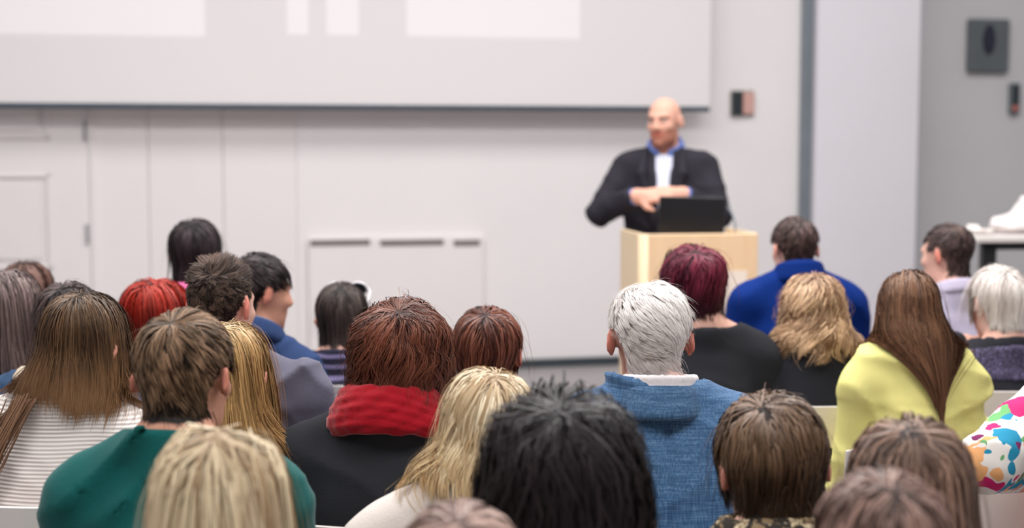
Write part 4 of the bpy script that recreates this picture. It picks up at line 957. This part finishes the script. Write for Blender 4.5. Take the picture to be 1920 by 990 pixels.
    link('shirt', build_mesh('shirt', torso, 0.012, shirt, 0.008, 0.002, 7, lambda P, Dd: np.maximum(np.maximum(Dd, (sh - 0.5) - P[..., 2]), np.minimum(P[..., 2] - sh - 0.09, 0.1 - np.sqrt(P[..., 0] ** 2 + (P[..., 1] - nb[1]) ** 2)))), body)
    I = dict(body=body, nb=nb); cc = solid('blue_collar', (96, 116, 176))
    add_collar(I, cc, 'shirt_collar', 0.045, 0.008, 0.076, 0.074, 0.55, 0.0, 0.3, 4, 0.2)
    for sd in (-1, 1):
        a = arm[1 if sd < 0 else 3]; d = a.a - a.b; link('cuff', build_mesh('cuff', [Cap(a.b + d * 0.19, a.b + d * 0.06, 0.046, 0.044, 0.01)], 0.009, cc), body)
    link('trousers', build_mesh('trousers', [Ell((0, 0, sh - 0.58), (0.175, 0.13, 0.13), None, 0.05)] + [c for i, c in enumerate(legs) if i % 3 != 2], 0.022, M_TROUSERS, 0.012), body)
    for sd in (-1, 1): link('shoe', shoe_mesh(), body).location = (sd * 0.115, 0.0, 0)
speaker()

# ------------------------------------------------------------------ lectern, laptop, microphone
LD = 6.35; LY = math.radians(9)
lp = at(1314, 430, LD)
WOODF = wood('light_maple', (228, 192, 152), (232, 199, 161)); WOODS = wood('pale_birch', (220, 194, 158), (226, 202, 168))
lec = link('lectern', None); lec.location = (lp[0], LD, 0); lec.rotation_euler = (0, 0, LY)
tag(lec, 'light wooden lectern standing in front of the speaker', 'lectern')
hw, dp = 0.265, 0.42; TZ = 1.145
MB().box(-hw + 0.03, hw, 0.0, 0.022, 0.04, TZ, 0.004).build('front_panel', WOODF, lec)
MB().box(hw - 0.022, hw, 0.024, dp, 0.04, TZ, 0.004).build('side_panel', WOODS, lec)
# rounded left corner: a quarter-round corner and the side behind it
V = []; n = 8; r0 = 0.07
for i in range(n + 1):
    a = math.pi / 2 * i / n
    for z in (0.04, TZ): V += [(-hw + r0 - r0 * math.sin(a) - 0.0, r0 - r0 * math.cos(a), z), (-hw + r0 - (r0 - 0.02) * math.sin(a), r0 - (r0 - 0.02) * math.cos(a), z)]
Fs = []
for i in range(n):
    b_ = i * 4
    Fs += [[b_, b_ + 4, b_ + 6, b_ + 2], [b_ + 1, b_ + 3, b_ + 7, b_ + 5], [b_ + 2, b_ + 6, b_ + 7, b_ + 3], [b_, b_ + 1, b_ + 5, b_ + 4]]
MB().add(V, Fs).build('corner_panel', WOODS, lec, None, None, True)
MB().box(-hw, -hw + 0.02, r0, dp, 0.04, TZ, 0.003).build('side_panel', WOODS, lec)
MB().box(-hw + 0.025, hw - 0.025, 0.024, dp + 0.03, TZ - 0.06, TZ - 0.035, 0.004).build('top_board', WOODF, lec)
MB().box(-hw + 0.03, hw - 0.03, 0.03, dp, 0.5, 0.52, 0.003).build('shelf', WOODS, lec)
MB().box(-hw - 0.01, hw + 0.01, -0.02, dp + 0.02, 0.0, 0.04, 0.008).build('plinth', WOODS, lec)
def on_lectern(x, y, z):
    return (lp[0] + x * math.cos(LY) - y * math.sin(LY), LD + x * math.sin(LY) + y * math.cos(LY), z)
sheet = MB().box(0.06, 0.215, -0.004, -0.001, 0.55, 0.98, 0.0).build('paper_sheet', plain('sheet_paper', (232, 216, 202), 0.7), None, (lp[0], LD, 0), LY)
tag(sheet, 'pale sheet of paper fixed to the lectern front', 'paper')
lap = link('laptop', None); lap.location = on_lectern(-0.02, 0.09, TZ - 0.035 + 0.0); lap.rotation_euler = (0, 0, math.radians(4))
tag(lap, 'open black laptop on the lectern, its lid towards the audience', 'laptop')
MB().box(-0.15, 0.15, 0.0, 0.22, 0.0, 0.018, 0.004).build('base', M_BLACK, lap)
lid = MB().box(-0.15, 0.15, -0.004, 0.004, 0.0, 0.185, 0.003).build('lid', M_BLACK, lap); lid.location = (0.0, 0.0, 0.012); lid.rotation_euler = (math.radians(6), math.radians(1.5), 0)
MB().box(-0.14, 0.14, 0.004, 0.006, 0.02, 0.175).build('display', M_DARK, lid)
MB().box(-0.13, 0.13, 0.03, 0.13, 0.018, 0.021, 0.001).build('keyboard', M_DARK, lap)
mic = link('microphone', None); mic.location = on_lectern(0.19, 0.1, TZ - 0.035); tag(mic, 'thin gooseneck microphone on the right of the lectern top', 'microphone')
MB().tube([(0, 0, 0), (0, 0, 0.02)], [0.03, 0.026], 14).build('base', M_WHITE, mic, None, None, True)
MB().tube([(0, 0, 0.015), (0.0, 0.0, 0.07), (-0.012, 0.02, 0.12), (-0.03, 0.05, 0.15)], 0.004, 6).build('gooseneck', M_STEEL, mic, None, None, True)
MB().tube([(-0.03, 0.05, 0.15), (-0.04, 0.066, 0.164), (-0.055, 0.09, 0.175)], [0.006, 0.01, 0.007], 8).build('capsule', M_DARK, mic, None, None, True)

# ------------------------------------------------------------------ high table with white things at the right
tp = at(1848, 455, 7.2)
tb = link('high_table', None); tb.location = (tp[0], 7.2, 0); tb.rotation_euler = (0, 0, math.radians(6)); tag(tb, 'black-framed high table with a white top at the right edge', 'table')
tz = tp[2]
MB().box(-0.06, 0.9, -0.02, 0.5, tz + 0.0, tz + 0.035, 0.006).build('table_top', M_WHITE, tb)
MB().box(0.0, 0.86, 0.03, 0.06, tz - 0.04, tz - 0.001, 0.004).build('apron', M_BLACK, tb)
for (x, y) in ((0.0, 0.03), (0.78, 0.03), (0.0, 0.4), (0.78, 0.4)):
    MB().box(x, x + 0.075, y, y + 0.05, 0.0, tz - 0.001, 0.005).build('leg', M_BLACK, tb)
def heap(name, label, cat, loc, prims, rgb, seed):
    o = link(name, build_mesh(name, prims, 0.012, solid(name + '_cloth', rgb), 0.0, 0.012, seed), None, loc); tag(o, label, cat); return o
T0 = np.array(tb.location) + np.array((0, 0, tz + 0.035))
box_ = heap('folded_cloth', 'low white folded cloth at the near corner of the high table', 'cloth', T0 + (0.03, 0.12, 0), [Ell((0.0, 0, 0.018), (0.09, 0.1, 0.02))], (238, 230, 226), 3)
heap('crumpled_jacket', 'crumpled white jacket piled on the high table', 'jacket', T0 + (0.24, 0.2, 0), [Ell((-0.06, 0, 0.04), (0.1, 0.1, 0.06), None, 0.04), Ell((0.05, 0.02, 0.09), (0.1, 0.1, 0.1), None, 0.05), Ell((0.16, 0.0, 0.12), (0.12, 0.11, 0.12), None, 0.05)], (236, 228, 228), 4)

# ------------------------------------------------------------------ sunglasses pushed up on the dark bob
def glasses(I):
    h, R, s = I['h'], I['R'], I['hs']; g = link('sunglasses', None); b = I['body']
    g.location = b.location; g.rotation_euler = b.rotation_euler; tag(g, 'sunglasses pushed up on the dark bob of the striped-top woman', 'sunglasses')
    T = lambda p: h + R @ (np.array(p) * s)
    fr = plain('pale_frame', (224, 220, 226), 0.15, spec=0.8)
    for sd in (-1, 1):
        pts = [T((sd * 0.038 + 0.03 * math.cos(a), 0.088 - 0.014 * math.sin(a), 0.102 + 0.022 * math.sin(a))) for a in np.linspace(0, 2 * math.pi, 17)]
        MB().tube(pts, 0.0035, 6, False).build('rim', fr, g, None, None, True)
        c = T((sd * 0.038, 0.088, 0.102)); MB().add([c] + pts[:-1], [[0, i + 1, (i + 1) % 16 + 1] for i in range(16)]).build('lens', M_DARK, g)
        MB().tube([T((sd * 0.07, 0.088, 0.106)), T((sd * 0.084, 0.06, 0.094)), T((sd * 0.085, 0.02, 0.07)), T((sd * 0.082, -0.03, 0.04))], 0.003, 6).build('temple', fr, g, None, None, True)
    MB().tube([T((-0.01, 0.09, 0.106)), T((0, 0.092, 0.11)), T((0.01, 0.09, 0.106))], 0.0035, 6).build('bridge', fr, g, None, None, True)
glasses(sg_I)
# an empty chair one row ahead, left of the white-haired man
c_ = at(1178, 716, 3.95); chair(c_[0], c_[1] + 0.2, -6, 'empty chair just beyond the left shoulder of the blue-grey suit')

c_ = at(1888, 886, 3.12); chair(c_[0], c_[1] + 0.2, 4, 'empty chair whose white back shows under the floral sleeve')
